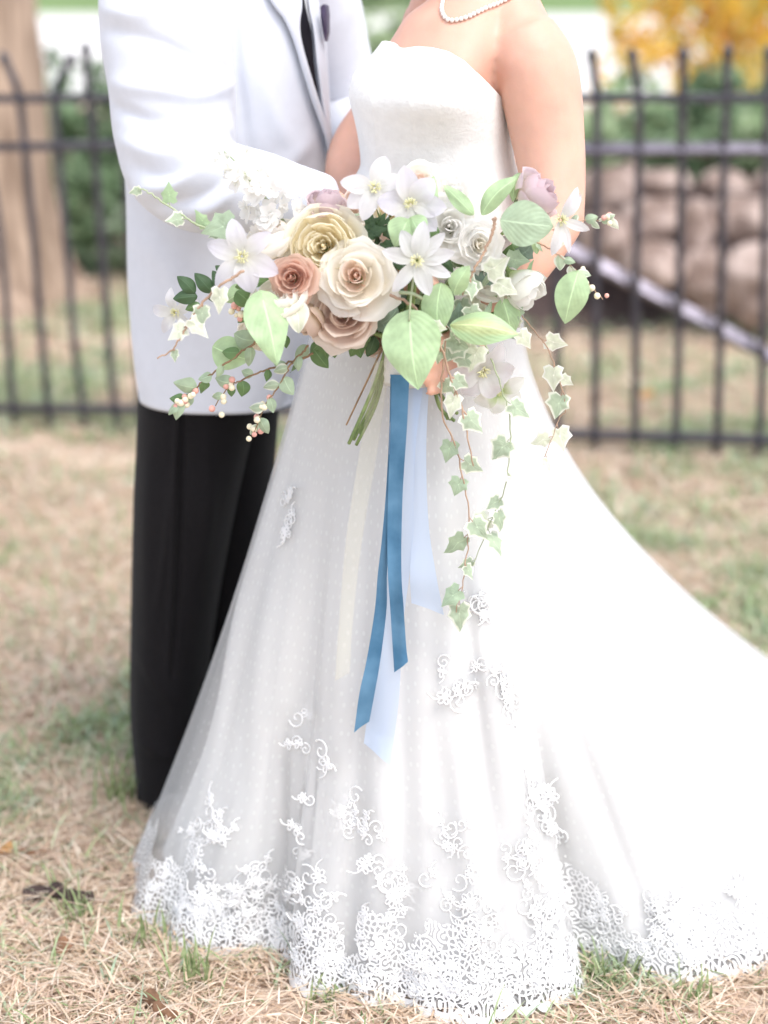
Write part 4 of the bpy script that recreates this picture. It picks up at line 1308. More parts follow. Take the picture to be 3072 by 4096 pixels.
def clematis(label, x, y, Y, rpx, n, m, width=.30, dx=0., dz=0., roll=0., angles=None, cup=.12, point=1.0, lens=None):
    p = at(x, y, Y)
    rad = rpx / 4 / F * np.linalg.norm(p - CAM)
    e = bpy.data.objects.new('clematis_flower', None); e.empty_display_size = .02
    C.objects.link(e); e.parent = bouquet; e['label'] = label
    d = face_dir(p, dx, dz)
    e.rotation_mode = 'QUATERNION'
    e.rotation_quaternion = d.to_track_quat('Z', 'Y') @ Quaternion((0, 0, 1), roll)
    e.location = Vector(p - BO); e.scale = (rad,) * 3
    g = np.random.default_rng(int(x * 3 + y))
    for k in range(n):
        a = angles[k] if angles else 2 * math.pi * k / n + g.normal(0, .08)
        V, U = [], []
        L_ = (lens[k] if lens else g.uniform(.9, 1.08)); w = width * g.uniform(.85, 1.15); cu = cup * g.uniform(.3, 1.8); tw = g.normal(0, .25); ph = g.uniform(0, 6)
        nu, nv = 9, 12
        for j in range(nv):
            t = j / (nv - 1)
            ww = w * (math.sin(math.pi * min(1, (t * .92 + .06)) ** (.95 * point)) ** .75) if t < 1 else 0.0
            for i in range(nu):
                s = -1 + 2 * i / (nu - 1)
                r = .06 + L_ * t
                zz = cu * math.sin(t * math.pi * .75) - .16 * cu / .12 * t * t * .6 + .05 * abs(s) * ww / .3 - .018 * (math.cos(s * 9.4) * .5 + .5) * math.sin(math.pi * t) + .035 * math.sin(t * 6 + ph) * s + tw * s * ww * t
                V.append((r, ww * s, zz)); U.append((s, t))
        o = link('petal', mesh_data('petal', V, grid_faces(nu, nv), m, uv=U), e)
        o.rotation_euler = (0, 0, a)
    sp_ = []
    for k in range(46):
        a = g.uniform(0, 6.28); t = g.uniform(.1, 1) ** .6
        q = np.array([math.cos(a) * .22 * t, math.sin(a) * .22 * t, .05 + .20 * (1 - .55 * t) + g.normal(0, .015)])
        b = np.array([math.cos(a) * .04, math.sin(a) * .04, .02])
        sp_.append(tube_vf(spline([b, lerp(b, q, .6) + [0, 0, .04], q], 4), [.008, .008, .012, .012], 4))
    v, f = join_vf(sp_)
    link('stamens', mesh_data('stamens', v, f, M['stamen']), e)
    return e

def leaf_shape(kind, t):
    if kind == 'heart':
        return .56 * math.sin(math.pi * t ** .56) ** .85 if 0 < t < 1 else 0
    if kind == 'ovate':
        return .36 * math.sin(math.pi * t ** .75) ** .85 if 0 < t < 1 else 0
    if kind == 'round':
        return .45 * math.sin(math.pi * t ** .85) ** .7 if 0 < t < 1 else 0
    return .17 * math.sin(math.pi * t ** .8) ** .8 if 0 < t < 1 else 0      # lance

def leaf(kind, m, base, tip, parent, wide=1.0, fold=.25, arch=.12, tilt=0.0, seed=0, label=None, name='leaf'):
    """one leaf from base to tip (world points), facing the camera, tilted about its length by tilt"""
    b = np.array(base, float); q = np.array(tip, float); L_ = np.linalg.norm(q - b); d = (q - b) / L_
    n = CAM - b; n = n - d * (n @ d); n /= np.linalg.norm(n); s = np.cross(d, n)
    c_, s_ = math.cos(tilt), math.sin(tilt)
    s, n = s * c_ + n * s_, n * c_ - s * s_
    g = np.random.default_rng(seed + int(abs(b[0]) * 1e4) % 997)
    if kind == 'ivy':
        out = [(0, -.02), (.20, -.13), (.43, -.02), (.37, .18), (.47, .40), (.29, .52), (.14, .76), (0, 1.0)]
        pts = [(x, y) for x, y in out] + [(-x, y) for x, y in out[-2:0:-1]]
        k1, k2 = g.uniform(.85, 1.15, 2)
        V = [b + d * L_ * .3 - n * L_ * .02]; U = [(0, .3)]
        for ring, f_ in ((1, .55), (2, 1.0)):
            for x, y in pts:
                xx = x * f_ * wide * (k1 if x > 0 else k2); yy = .3 + (y - .3) * f_
                zz = -fold * abs(xx) * .5 + arch * math.sin(math.pi * max(0, yy)) * .6 - arch * .5 * yy * yy + .04 * math.sin(x * 11 + y * 7 + k1 * 9)
                V.append(b + (d * yy + s * xx + n * zz) * L_); U.append((max(.07, .55 * f_ if f_ < 1 else 1.0) * (1 if x >= 0 else -1), yy))
        N_ = len(pts)
        Fc = [(0, 1 + i, 1 + (i + 1) % N_) for i in range(N_)] + [(1 + i, 1 + N_ + i, 1 + N_ + (i + 1) % N_, 1 + (i + 1) % N_) for i in range(N_)]
        uv = U
    else:
        nu, nv = 9, 18
        V, uv = [], []
        ph = g.uniform(0, 6); bend = g.normal(0, .05)
        for j in range(nv):
            t = (j / (nv - 1)) ** 1.35; w = leaf_shape(kind, t) * wide
            for i in range(nu):
                u = -1 + 2 * i / (nu - 1)
                back_ = -.10 * abs(u) * (1 - t) ** 6 * (1.6 if kind == 'heart' else 0)
                zz = -fold * abs(u) * w + arch * math.sin(math.pi * t) - arch * .8 * t * t + .03 * math.sin(t * 9 + u * 2 + ph) * abs(u)
                V.append(b + (d * (t + back_) + s * (u * w + bend * math.sin(math.pi * t)) + n * zz) * L_); uv.append((u, t))
        Fc = grid_faces(nu, nv)
    o = obj(name, V, Fc, m, parent, uv=uv)
    if label: o['label'] = label
    return o

def L2(kind, m, x0, y0, x1, y1, Y, dY=-.02, **k):
    return leaf(kind, M[m], at(x0, y0, Y), at(x1, y1, Y + dY), bouquet, **k)

# --- wrapped handle, stems, ribbons
hx0, hx1 = at(1640, 1330, 2.375), at(1640, 1532, 2.365)
th = np.linspace(0, 2 * np.pi, 40, endpoint=False); V = []
for t in np.linspace(0, 1, 12):
    c = lerp(hx0, hx1, t); r = lerp(.034, .0355, t) + .0008 * math.sin(t * 40)
    V += [c + np.array([math.cos(a) * r, math.sin(a) * r * .85, 0]) for a in th]
n0 = len(V)
V += [hx1 + np.array([math.cos(a) * .03, math.sin(a) * .025, .003]) for a in th]
wrap = obj('handle_wrap', V, grid_faces(40, 13, True) + [tuple(range(12 * 40 + 39, 12 * 40 - 1, -1))], M['wrap'], bouquet)
sub(bouquet, wrap)
c = at(1592, 1380, 2.335)
def band(name, L_, Rr, m, parent, wave=.003, thick=.0006, gap=.012, Y0=2.336, ph=0.0, n=70, nat=None):
    """ribbon hanging from the handle; left/right edges given at the same stations, resting on the gown lower down"""
    La = spline([(a, b, 0) for a, b in L_], n)[:, :2]; Ra = spline([(a, b, 0) for a, b in Rr], n)[:, :2]
    V = []; kk = 5
    for i in range(n):
        for j in range(kk):
            x, y = lerp(La[i], Ra[i], j / (kk - 1))
            hit = on_skirt(x, y)
            Yq = Y0 if nat is None else lerp(Y0, nat, i / (n - 1))
            if hit[0] is not None: Yq = min(Yq, hit[0][1] - gap)
            p = at(x, y, Yq)
            p[1] += wave * math.sin(i * .19 + ph) + wave * .5 * math.sin(i * .07 + j * 1.3 + ph)
            V.append(p)
    V = np.array(V)
    uv = [(j / 4, i / n) for i in range(n) for j in range(kk)]
    return obj(name, V, grid_faces(kk, n), m, parent, uv=uv)
band('sheer_ribbon', [(1648, 1500), (1652, 1800), (1650, 2100), (1640, 2290), (1646, 2415)], [(1718, 1500), (1705, 1800), (1715, 2100), (1745, 2300), (1776, 2462)], M['sheer_blue'], bouquet, gap=.006, Y0=2.345, ph=1.)['label'] = 'shorter sheer pale blue ribbon'
band('sheer_ribbon', [(1560, 1500), (1556, 1800), (1540, 2200), (1520, 2500), (1480, 2800), (1455, 2975)], [(1700, 1500), (1660, 1800), (1648, 2200), (1612, 2500), (1595, 2800), (1562, 3066)], M['sheer_blue'], bouquet, gap=.007, Y0=2.343, ph=2.)['label'] = 'longer sheer pale blue ribbon'
band('velvet_ribbon', [(1562, 1500), (1558, 1700), (1545, 1950), (1528, 2150), (1511, 2300), (1499, 2442), (1467, 2634), (1438, 2768), (1416, 2932)], [(1620, 1500), (1610, 1700), (1590, 1950), (1560, 2150), (1548, 2300), (1546, 2442), (1522, 2634), (1499, 2768), (1477, 2888)], M['velvet'], bouquet, gap=.012, Y0=2.338, ph=.4)['label'] = 'longer blue velvet ribbon'
band('velvet_ribbon', [(1566, 1500), (1562, 1700), (1553, 1950), (1549, 2150), (1552, 2300), (1560, 2422), (1570, 2585), (1577, 2690)], [(1638, 1500), (1628, 1700), (1612, 1950), (1606, 2150), (1606, 2300), (1614, 2422), (1625, 2585), (1632, 2646)], M['velvet'], bouquet, gap=.020, Y0=2.330, ph=3.)['label'] = 'shorter blue velvet ribbon'
band('sheer_ribbon', [(1500, 1440), (1440, 1800), (1385, 2150), (1355, 2500), (1340, 2720)], [(1560, 1440), (1510, 1800), (1450, 2150), (1410, 2500), (1400, 2690)], M['sheer_yellow'], bouquet, gap=.006, Y0=2.36, ph=5.)['label'] = 'very pale yellow sheer ribbon'
# small blue knot of ribbon on the wrap
v, f = box_vf((0, 0, 0), (.026, .006, .03)); 
v = np.array(v) + at(1600, 1405, 2.333)
obj('ribbon_loop', v, f, M['sheer_blue'], bouquet, smooth=False)
def stem(pts, r, m='stem', name='stem', n=14, taper=.8):
    P = spline([at(x, y, Y) for x, y, Y in pts], n)
    v, f = tube_vf(P, np.linspace(r, r * taper, n), 7)
    return obj(name, v, f, M[m], bouquet)
for k, (a, b, c_) in enumerate([((1545, 1400), (1490, 1560), (1395, 1775)), ((1540, 1400), (1500, 1580), (1415, 1760)), ((1550, 1410), (1510, 1590), (1440, 1735)), ((1530, 1390), (1470, 1520), (1385, 1700)), ((1548, 1420), (1505, 1610), (1425, 1780)),
                                ((1725, 1500), (1770, 1590), (1830, 1655)), ((1735, 1490), (1790, 1570), (1800, 1680)), ((1715, 1520), (1750, 1600), (1790, 1678)), ((1740, 1500), (1800, 1580), (1825, 1640)), ((1730, 1520), (1760, 1630), (1818, 1684))]):
    Y0 = 2.375 if k < 5 else 2.385
    stem([(*a, Y0), (*b, Y0 - .005 + .008 * (k % 3)), (*c_, Y0 - .01 + .01 * (k % 3))], [.0032, .0028, .0022, .0015, .003][k % 5], 'stem' if k % 5 != 3 else 'twig')
# stems fanning from the handle up into the flowers
for k, (x, y, Y) in enumerate([(1281, 1040, 2.36), (1411, 1150, 2.33), (1361, 1300, 2.33), (1165, 1150, 2.36), (1079, 1020, 2.38), (1090, 1230, 2.36), (1303, 870, 2.40), (1790, 960, 2.38), (1906, 1010, 2.38), (2130, 830, 2.40), (1646, 860, 2.37), (1500, 800, 2.39), (1668, 1080, 2.32), (963, 1060, 2.36), (2100, 1220, 2.37), (1560, 860, 2.40)]):
    stem([(1640 + (k % 5 - 2) * 14, 1380, 2.375), (lerp(1640, x, .45), lerp(1380, y, .55), lerp(2.375, Y, .5) + .02), (x, y, Y + .02)], .0028)

# --- roses
rose('large cream garden rose with yellow heart', 1295, 985, 2.345, 152, 'garden', M['p_cream'], dx=-.12, dz=.10, roll=.3)
rose('big blush-cream rose with peach spiral heart', 1425, 1105, 2.315, 165, 'open', M['p_ivory'], M['p_blush'], dx=-.10, dz=.12, roll=1.0)
rose('taupe rose with dusky centre low in the bouquet', 1370, 1255, 2.33, 150, 'open', M['p_taupe'], M['p_taupe'], dx=-.15, dz=.05, roll=2.2)
rose('small dusty brown-pink rose', 1168, 1112, 2.315, 98, 'open', M['p_dusty'], M['p_dusty'], dx=-.2, dz=.0, roll=.5)
rose('creamy white rose bud behind the clematis', 1085, 975, 2.375, 125, 'cup', M['p_ivory'], M['p_blush'], axis=(-.45, -.35, .8), roll=.8)
rose('ivory rose partly under a lime heart leaf', 1112, 1200, 2.325, 130, 'cup', M['p_ivory'], M['p_ivory'], axis=(-.35, -.45, .75), roll=.2)
rose('brown-mauve rose bud hanging at the lower edge', 1235, 1275, 2.335, 118, 'bud', M['p_brown'], M['p_taupe'], axis=(-.55, -.5, -.55), roll=.4)
rose('mauve rose bud at the top', 1303, 825, 2.385, 125, 'bud', M['p_mauve'], M['p_mauve'], axis=(.2, -.35, .9), roll=.9)
rose('mauve rose bud on the right end', 2140, 780, 2.385, 155, 'bud', M['p_mauve'], M['p_mauve'], axis=(.72, -.30, .55), roll=.1)
rose('white rose right of centre', 1795, 905, 2.36, 125, 'open', M['p_white'], M['p_white'], dx=.05, dz=.12, roll=.6)
rose('smaller white rose with blush heart', 1912, 975, 2.355, 105, 'open', M['p_white'], M['p_ivory'], dx=.2, dz=-.05, roll=1.7)
rose('cream rose between the top clematis', 1575, 812, 2.415, 95, 'cup', M['p_cream'], M['p_blush'], dx=-.2, dz=.5, roll=1.2)
rose('blush rose at the top behind the clematis', 1680, 730, 2.43, 95, 'open', M['p_ivory'], M['p_blush'], dx=.1, dz=.6, roll=2.0)
rose('white rose at the top right behind the leaves', 1815, 765, 2.43, 110, 'open', M['p_white'], M['p_white'], dx=.4, dz=.6, roll=.0)
rose('pink-blush bud at the top left of the clematis', 1425, 800, 2.42, 80, 'bud', M['p_blush'], M['p_blush'], dx=-.5, dz=.5, roll=.6)
rose('small blush bud beside the centre clematis', 1555, 940, 2.39, 65, 'bud', M['p_blush'], M['p_blush'], dx=.3, dz=.8, roll=.2)
rose('green-white hellebore at the right side', 2090, 1150, 2.37, 135, 'bud', M['p_greenwhite'], M['p_white'], axis=(.55, -.45, -.6), roll=.9)
rose('cream rose low behind the lime leaf', 1040, 1330, 2.40, 95, 'cup', M['p_ivory'], M['p_cream'], dx=-.3, dz=-.6, roll=.9)
rose('pale ivory rose under the white ones', 1960, 1110, 2.395, 105, 'cup', M['p_white'], M['p_ivory'], dx=.2, dz=.2, roll=.9)
rose('cream filler rose behind the large rose', 1450, 960, 2.40, 100, 'cup', M['p_ivory'], M['p_ivory'], dx=.1, dz=.6, roll=.3)
rose('faint tan rose low by the handle', 1500, 1370, 2.40, 62, 'cup', M['p_taupe'], M['p_brown'], dx=.0, dz=-.3, roll=.3)
# loose outer petals showing beside the blooms
L2('round', 'l_white', 1165, 1200, 1195, 1330, 2.312, label=None, name='petal', wide=.8, fold=-.3, arch=.15)
# --- clematis
clematis('six-petalled white clematis on the left', 968, 1025, 2.315, 150, 6, M['p_lilac'], .29, dx=-.1, angles=[R(105), R(160), R(40), R(335), R(285), R(232)], cup=.10)
clematis('eight-petalled white clematis at the centre', 1668, 1042, 2.285, 140, 8, M['p_clem'], .23, dx=.0, dz=-.05, angles=[R(80), R(118), R(45), R(12), R(335), R(290), R(232), R(165)], cup=.08)
clematis('lilac-white clematis above the centre one', 1643, 818, 2.335, 135, 6, M['p_lilac'], .32, angles=[R(100), R(48), R(355), R(315), R(255), R(175)], cup=.12)
clematis('white clematis at the top', 1498, 752, 2.35, 125, 6, M['p_clem'], .30, dz=.2, angles=[R(70), R(20), R(330), R(250), R(215), R(170)], cup=.10)
clematis('narrow-petalled clematis seen sideways on the right', 2242, 880, 2.36, 130, 5, M['p_clem'], .17, dx=.3, angles=[R(60), R(48), R(340), R(255), R(285)], cup=.12)
clematis('faded white clematis drooping below the right side', 1930, 1480, 2.37, 135, 6, M['p_clem'], .36, dx=.3, dz=-.5, cup=.2)
clematis('white clematis low on the right in shade', 1990, 1560, 2.42, 110, 6, M['p_greenwhite'], .38, dx=.1, dz=-.4, roll=.5, cup=.25)
clematis('blurred pale clematis on the far left', 705, 1250, 2.45, 105, 5, M['p_clem'], .22, dx=-.4, dz=-.1, roll=.4, cup=.25)
# --- white spike of florets
sp_pts = [(1185, 980, 2.40), (1130, 880, 2.395), (1060, 790, 2.39), (990, 710, 2.385), (945, 650, 2.385), (895, 605, 2.385)]
spike = stem(sp_pts, .0026, 'green_twig', 'flower_spike', 20, .4)
sub(bouquet, spike)
SPV = spline([at(*q) for q in sp_pts], 60)
g = np.random.default_rng(5)
def floret_mesh(open_):
    V, U, Fc = [], [], []
    for k in range(5):
        a0 = k * 2 * math.pi / 5; o_ = len(V)
        for j in range(4):
            t = j / 3; w = .42 * math.sin(math.pi * (t * .8 + .1))
            for i in range(3):
                s = i - 1
                r = .1 + t * (.9 if open_ else .35); z = t * (.3 if open_ else 1.0) + .1 * s * s
                x, y = r, s * w * (1 if open_ else .5)
                V.append((x * math.cos(a0) - y * math.sin(a0), x * math.sin(a0) + y * math.cos(a0), z)); U.append((s, .3 + .7 * t))
        for j in range(3):
            for i in range(2):
                q = o_ + j * 3 + i; Fc.append((q, q + 1, q + 4, q + 3))
    return mesh_data('floret', V, Fc, M['p_white'] if open_ else M['p_greenwhite'], uv=U)
fl_o, fl_b = floret_mesh(True), floret_mesh(False)
for k in range(74):
    t = (k / 74) ** 1.15
    p = SPV[int(t * 59)]
    spread = .036 * (1 - t) ** .8 + .010
    if t > .62 and k % 2: continue
    d = g.normal(size=3); d[1] = -abs(d[1]) * .8; d /= np.linalg.norm(d)
    q = p + d * spread * g.uniform(.6, 1.15)
    o = link('floret' if t < .6 else 'flower_bud', fl_o if t < .6 else fl_b, spike)
    o.location = Vector(q - BO)
    o.rotation_mode = 'QUATERNION'; o.rotation_quaternion = Vector(d + np.array([0, -.3, .2])).to_track_quat('Z', 'Y')
    s = (.015 if t < .6 else .0105 - .004 * (t - .6)) * g.uniform(.8, 1.2); o.scale = (s, s, s)
# --- signature leaves
L2('heart', 'l_lime', 1052, 1200, 1113, 1458, 2.295, -.03, wide=.6, fold=.3, arch=.10, tilt=.25, label='lime heart-shaped leaf over the ivory rose')
L2('heart', 'l_lime', 1640, 1282, 1672, 1560, 2.285, -.02, wide=.76, fold=.15, arch=.08, tilt=-.1, label='large lime heart-shaped leaf over the handle')
L2('ovate', 'l_lime', 1765, 1130, 1755, 1345, 2.315, -.01, wide=.85, fold=.15, arch=.08, label='lime leaf right of the centre clematis')
L2('lance', 'l_lime', 1815, 1180, 1872, 1070, 2.30, -.02, wide=1.7, fold=.6, arch=.15, label='folded lime leaf pointing up')
L2('lance', 'l_limey', 1800, 1300, 2070, 1330, 2.32, -.03, wide=1.45, fold=.5, arch=.12, tilt=.3, label='yellow-green leaf pointing right')
L2('round', 'l_sage', 2000, 880, 2215, 905, 2.33, -.01, wide=.95, fold=.10, arch=.05, tilt=.1, label='broad sage leaf under the mauve bud')
L2('lance', 'l_lime', 2315, 1080, 2258, 1300, 2.33, .0, wide=1.75, fold=.35, arch=.12, label='long pale lime leaf hanging at the right')
L2('lance', 'l_lime', 1925, 860, 2080, 705, 2.37, .0, wide=1.1, fold=.5, arch=.1, label='pointed leaf beside the mauve bud')
L2('ovate', 'l_lime', 1705, 850, 1738, 702, 2.345, .01, wide=.8, fold=.3, label='upright lime leaf among the top clematis')
L2('lance', 'l_lime', 1895, 860, 1772, 738, 2.35, .01, wide=1.1, fold=.3)
L2('heart', 'l_lime', 1625, 890, 1580, 990, 2.315, .0, wide=1.0, fold=.3, tilt=.3)
L2('heart', 'l_lime', 1650, 880, 1700, 960, 2.316, .0, wide=.95, fold=.3, tilt=-.3)
L2('ovate', 'l_mid', 1730, 890, 1705, 985, 2.35, .0)
L2('ovate', 'l_lime', 2010, 1195, 2050, 1350, 2.36, .0, wide=.9, fold=.3)
L2('ovate', 'l_lime', 2080, 690, 2050, 810, 2.385, .0, wide=.6)
L2('ovate', 'l_lime', 850, 1385, 1000, 1440, 2.37, .0, wide=1.2, fold=.3)
L2('round', 'l_sage', 1020, 1360, 935, 1335, 2.37, .0)
L2('ovate', 'l_lime', 990, 1150, 900, 1210, 2.37, .0, wide=1.0)
L2('ovate', 'l_mid', 945, 1165, 1010, 1230, 2.355, .0, wide=1.3)
L2('lance', 'l_mid', 940, 1150, 1100, 1120, 2.345, .0, wide=.8)
for x0, y0, x1, y1, m in [(780, 1175, 708, 1105, 'l_dark'), (850, 1170, 778, 1092, 'l_dark'), (895, 1160, 850, 1082, 'l_dark'), (790, 1185, 690, 1195, 'l_dark'), (915, 1100, 860, 1062, 'l_dark'), (800, 1215, 740, 1240, 'l_mid'), (900, 1185, 830, 1195, 'l_dark'), (930, 1090, 905, 1050, 'l_dark')]:
    L2('lance', m, x0, y0, x1, y1, 2.40, .0, wide=1.75, fold=.3)
for x0, y0, x1, y1, m in [(1400, 1330, 1445, 1435, 'l_mid'), (1470, 1310, 1400, 1430, 'l_mid'), (1330, 1340, 1340, 1435, 'l_mid'), (1290, 1370, 1240, 1420, 'l_mid'), (1500, 1345, 1468, 1430, 'l_dark'), (1250, 1390, 1315, 1475, 'l_mid'), (1140, 1340, 1145, 1395, 'l_mid'), (1230, 1380, 1180, 1450, 'l_sage'), (1300, 1360, 1310, 1440, 'l_mid')]:
    L2('ovate', m, x0, y0, x1, y1, 2.385, .0, wide=.85, fold=.3)
# grey dissected foliage behind the cream roses
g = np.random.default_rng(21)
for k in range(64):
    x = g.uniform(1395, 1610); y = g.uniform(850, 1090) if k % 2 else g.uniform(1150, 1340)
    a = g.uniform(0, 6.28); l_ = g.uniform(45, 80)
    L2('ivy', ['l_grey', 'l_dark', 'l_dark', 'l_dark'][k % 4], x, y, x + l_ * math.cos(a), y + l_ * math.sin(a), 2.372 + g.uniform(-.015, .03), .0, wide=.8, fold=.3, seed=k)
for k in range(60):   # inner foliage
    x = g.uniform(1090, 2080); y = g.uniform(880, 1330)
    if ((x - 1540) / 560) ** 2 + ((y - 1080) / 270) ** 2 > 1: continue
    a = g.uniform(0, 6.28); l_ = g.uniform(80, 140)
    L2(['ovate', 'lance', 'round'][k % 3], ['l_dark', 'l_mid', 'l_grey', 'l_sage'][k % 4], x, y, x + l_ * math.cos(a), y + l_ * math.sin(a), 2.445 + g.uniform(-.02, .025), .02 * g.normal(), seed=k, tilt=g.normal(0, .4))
for k in range(30):   # lighter leaves on the right shoulder
    x = g.uniform(1700, 2150); y = g.uniform(990, 1330)
    a = g.uniform(0, 6.28); l_ = g.uniform(60, 110)
    L2(['ivy', 'lance', 'ivy'][k % 3], ['l_ivy', 'l_sage', 'l_white', 'l_grey', 'l_lime'][k % 5], x, y, x + l_ * math.cos(a), y + l_ * math.sin(a), 2.39 + g.uniform(-.03, .03), .0, seed=k, tilt=g.normal(0, .4))
for x0, y0, x1, y1, Y in [(1500, 1200, 1560, 1340, 2.36), (1560, 1190, 1540, 1290, 2.35), (1590, 1230, 1520, 1300, 2.34)]:
    L2('ovate', 'l_grey', x0, y0, x1, y1, Y, .0, wide=.8, fold=.5, tilt=.4)
# --- trailing vines: photo path, depth, leaf list
def vine(name, pts, Y, m, r, leaves, lkind='ivy', lmats=('l_ivy',), size=70, berries=None, seed=0, dY=0.0, hang=False):
    n = 40
    g = np.random.default_rng(seed)
    P = [at(x, y, Y + dY * i / (len(pts) - 1)) for i, (x, y) in enumerate(pts)]
    if hang:
        for i, (x, y) in enumerate(pts):
            h = on_skirt(x, y)
            if h[0] is not None: P[i] = at(x, y, min(P[i][1], h[0][1] - .02))
    P = spline(P, n)
    P += np.c_[g.normal(0, .0008, n), np.zeros(n), g.normal(0, .0008, n)]
    v, f = tube_vf(P, np.linspace(r, r * .5, n), 6)
    o = obj(name, v, f, M[m], bouquet); sub(bouquet, o)
    for k, t in enumerate(leaves):
        i = int(t * (n - 1)); b = P[i]
        d = P[min(i + 1, n - 1)] - P[max(i - 1, 0)]; d /= np.linalg.norm(d)
        sgn = 1 if k % 2 else -1
        nrm = CAM - b; nrm /= np.linalg.norm(nrm); sd = np.cross(d, nrm) * sgn
        a = g.uniform(.35, 1.1)
        q = d * math.cos(a) + sd * math.sin(a) + np.array([0, g.normal(0, .15), -.25 if hang else -.05])
        q /= np.linalg.norm(q)
        l_ = size / 4 / F * np.linalg.norm(b - CAM) * g.uniform(.65, 1.25)
        st = b + q * l_ * .25
        if lkind == 'ivy':
            v, f = tube_vf([b, st], r * .5, 5); obj('leaf_stalk', v, f, M[m], o)
        leaf(lkind, M[lmats[k % len(lmats)]], st if lkind == 'ivy' else b, st + q * l_, o, seed=seed * 50 + k, tilt=g.normal(0, .5), fold=g.uniform(.1, .5), arch=g.uniform(.02, .2), wide=g.uniform(.85, 1.1))
    if berries:
        for k in range(berries):
            b = P[-1 - (k * 2) % 14] + g.normal(0, .0042, 3)
            v, f = ellipsoid_vf(b, (.0042 * g.uniform(.7, 1.2),) * 3, 9, 7)
            obj('berry', v, f, M['berry_pink'] if k % 3 == 0 else M['berry_cream'], o)
    return o
vine('ivy_vine', [(905, 935), (800, 905), (700, 840), (610, 780), (545, 745)], 2.36, 'green_twig', .0018, [.05, .18, .4, .58, .9], 'ivy', ('l_ivy', 'l_lime'), 70, seed=1)
L2('ivy', 'l_sage', 930, 895, 800, 935, 2.345, .0, wide=1.0, label='ivy leaf left of the clematis')
vine('ivy_vine', [(975, 1085), (870, 1150), (789, 1240), (740, 1320), (695, 1392), (630, 1435)], 2.29, 'pink_twig', .0021, [.35, .55, .8], 'ivy', ('l_ivy', 'l_white', 'l_ivy'), 75, seed=2)
L2('ivy', 'l_white', 880, 1158, 875, 1262, 2.285, .0, wide=.75, fold=.7, label='small folded white ivy leaf')
L2('ivy', 'l_white', 765, 1280, 835, 1355, 2.285, .0, wide=.9, fold=.5, label='white ivy leaf on the left vine')
vine('berry_sprig', [(1036, 1360), (930, 1435), (825, 1511), (765, 1571), (705, 1625)], 2.35, 'twig', .0017, [.1, .2, .35, .45, .55, .68, .78, .85, .92, .97], 'ovate', ('l_sage', 'l_mid', 'l_sage'), 62, 13, seed=3)
vine('berry_sprig', [(1253, 1415), (1160, 1450), (1060, 1481), (964, 1523), (916, 1547), (862, 1619)], 2.36, 'twig', .0017, [.12, .25, .4, .5, .6, .7, .8, .9], 'ovate', ('l_mid', 'l_sage'), 56, 9, seed=4)
vine('berry_sprig', [(1235, 1384), (1163, 1457), (1127, 1529), (1060, 1625), (1012, 1746)], 2.345, 'twig', .0016, [.15, .3, .45, .55, .68, .75, .85, .92], 'ovate', ('l_sage', 'l_ivy'), 58, 12, seed=5)
vine('berry_sprig', [(1100, 1260), (1000, 1250), (935, 1235)], 2.37, 'green_twig', .0013, [.5], 'ovate', ('l_mid',), 50, 9, seed=6)
vine('ivy_vine', [(1560, 1180), (1640, 1215), (1713, 1300), (1774, 1408), (1810, 1529), (1846, 1619), (1864, 1716), (1894, 1867)], 2.30, 'pink_twig', .0022, [.3, .42, .55, .62, .75], 'ivy', ('l_white', 'l_ivy', 'l_ivy'), 85, seed=7, hang=True)
vine('ivy_vine', [(1786, 1366), (1768, 1541), (1768, 1662), (1816, 1770), (1852, 1915), (1876, 2047), (1870, 2204), (1852, 2325), (1828, 2445)], 2.33, 'pink_twig', .0014, [.12, .36, .44, .50, .66, .70, .82, .90, .96], 'ivy', ('l_ivy', 'l_sage'), 98, seed=8, hang=True)
vine('ivy_vine', [(1942, 1378), (1979, 1475), (2015, 1577), (2039, 1686), (2039, 1812), (2021, 1945), (1979, 2053), (1942, 2138), (1870, 2307)], 2.36, 'green_twig', .0012, [.3, .45, .58, .68, .72, .78, .86, .95], 'ivy', ('l_ivy', 'l_ivy', 'l_white'), 92, seed=9, hang=True)
vine('ivy_vine', [(2060, 1230), (2117, 1300), (2190, 1390), (2238, 1511), (2262, 1632), (2232, 1686), (2172, 1842)], 2.38, 'pink_twig', .0011, [.3, .42, .5, .58, .85, .92, .98], 'ivy', ('l_white', 'l_white', 'l_white', 'l_ivy'), 88, seed=10, hang=True)
vine('berry_sprig', [(2029, 943), (2110, 960), (2196, 994), (2282, 1059), (2340, 1124), (2413, 1197)], 2.36, 'pink_twig', .0015, [.15, .3, .42, .5, .56, .62, .7, .85], 'ovate', ('l_ivy', 'l_sage', 'l_white'), 46, 6, seed=11)
vine('berry_sprig', [(2210, 920), (2300, 890), (2380, 882), (2450, 868)], 2.37, 'pink_twig', .0011, [.3, .4, .5, .62, .72, .82, .9, .97], 'ovate', ('l_ivy', 'l_white', 'l_sage'), 40, 4, seed=12)
vine('ivy_vine', [(1980, 870), (1960, 960), (1900, 1070), (1850, 1180)], 2.315, 'pink_twig', .0026, [.8], 'ivy', ('l_ivy',), 70, seed=13)
for k, (x, y, a, s) in enumerate([(1950, 1090, -.6, 110), (1900, 1120, 2.4, 95), (1985, 1130, .5, 105), (1880, 1230, 1.2, 80), (1730, 1320, 1.4, 70), (1840, 1420, .8, 80), (2080, 1330, 1.0, 80), (1800, 1350, .6, 110), (1860, 1300, 1.5, 110), (1840, 1370, 2.2, 100), (1910, 1390, 1.9, 110), (1770, 1400, .4, 80), (1880, 1330, -.2, 100)]):
    L2('ivy', 'l_ivy' if k % 2 else 'l_white', x, y, x + s * math.cos(a), y + s * math.sin(a), 2.34, .0, seed=k + 60)
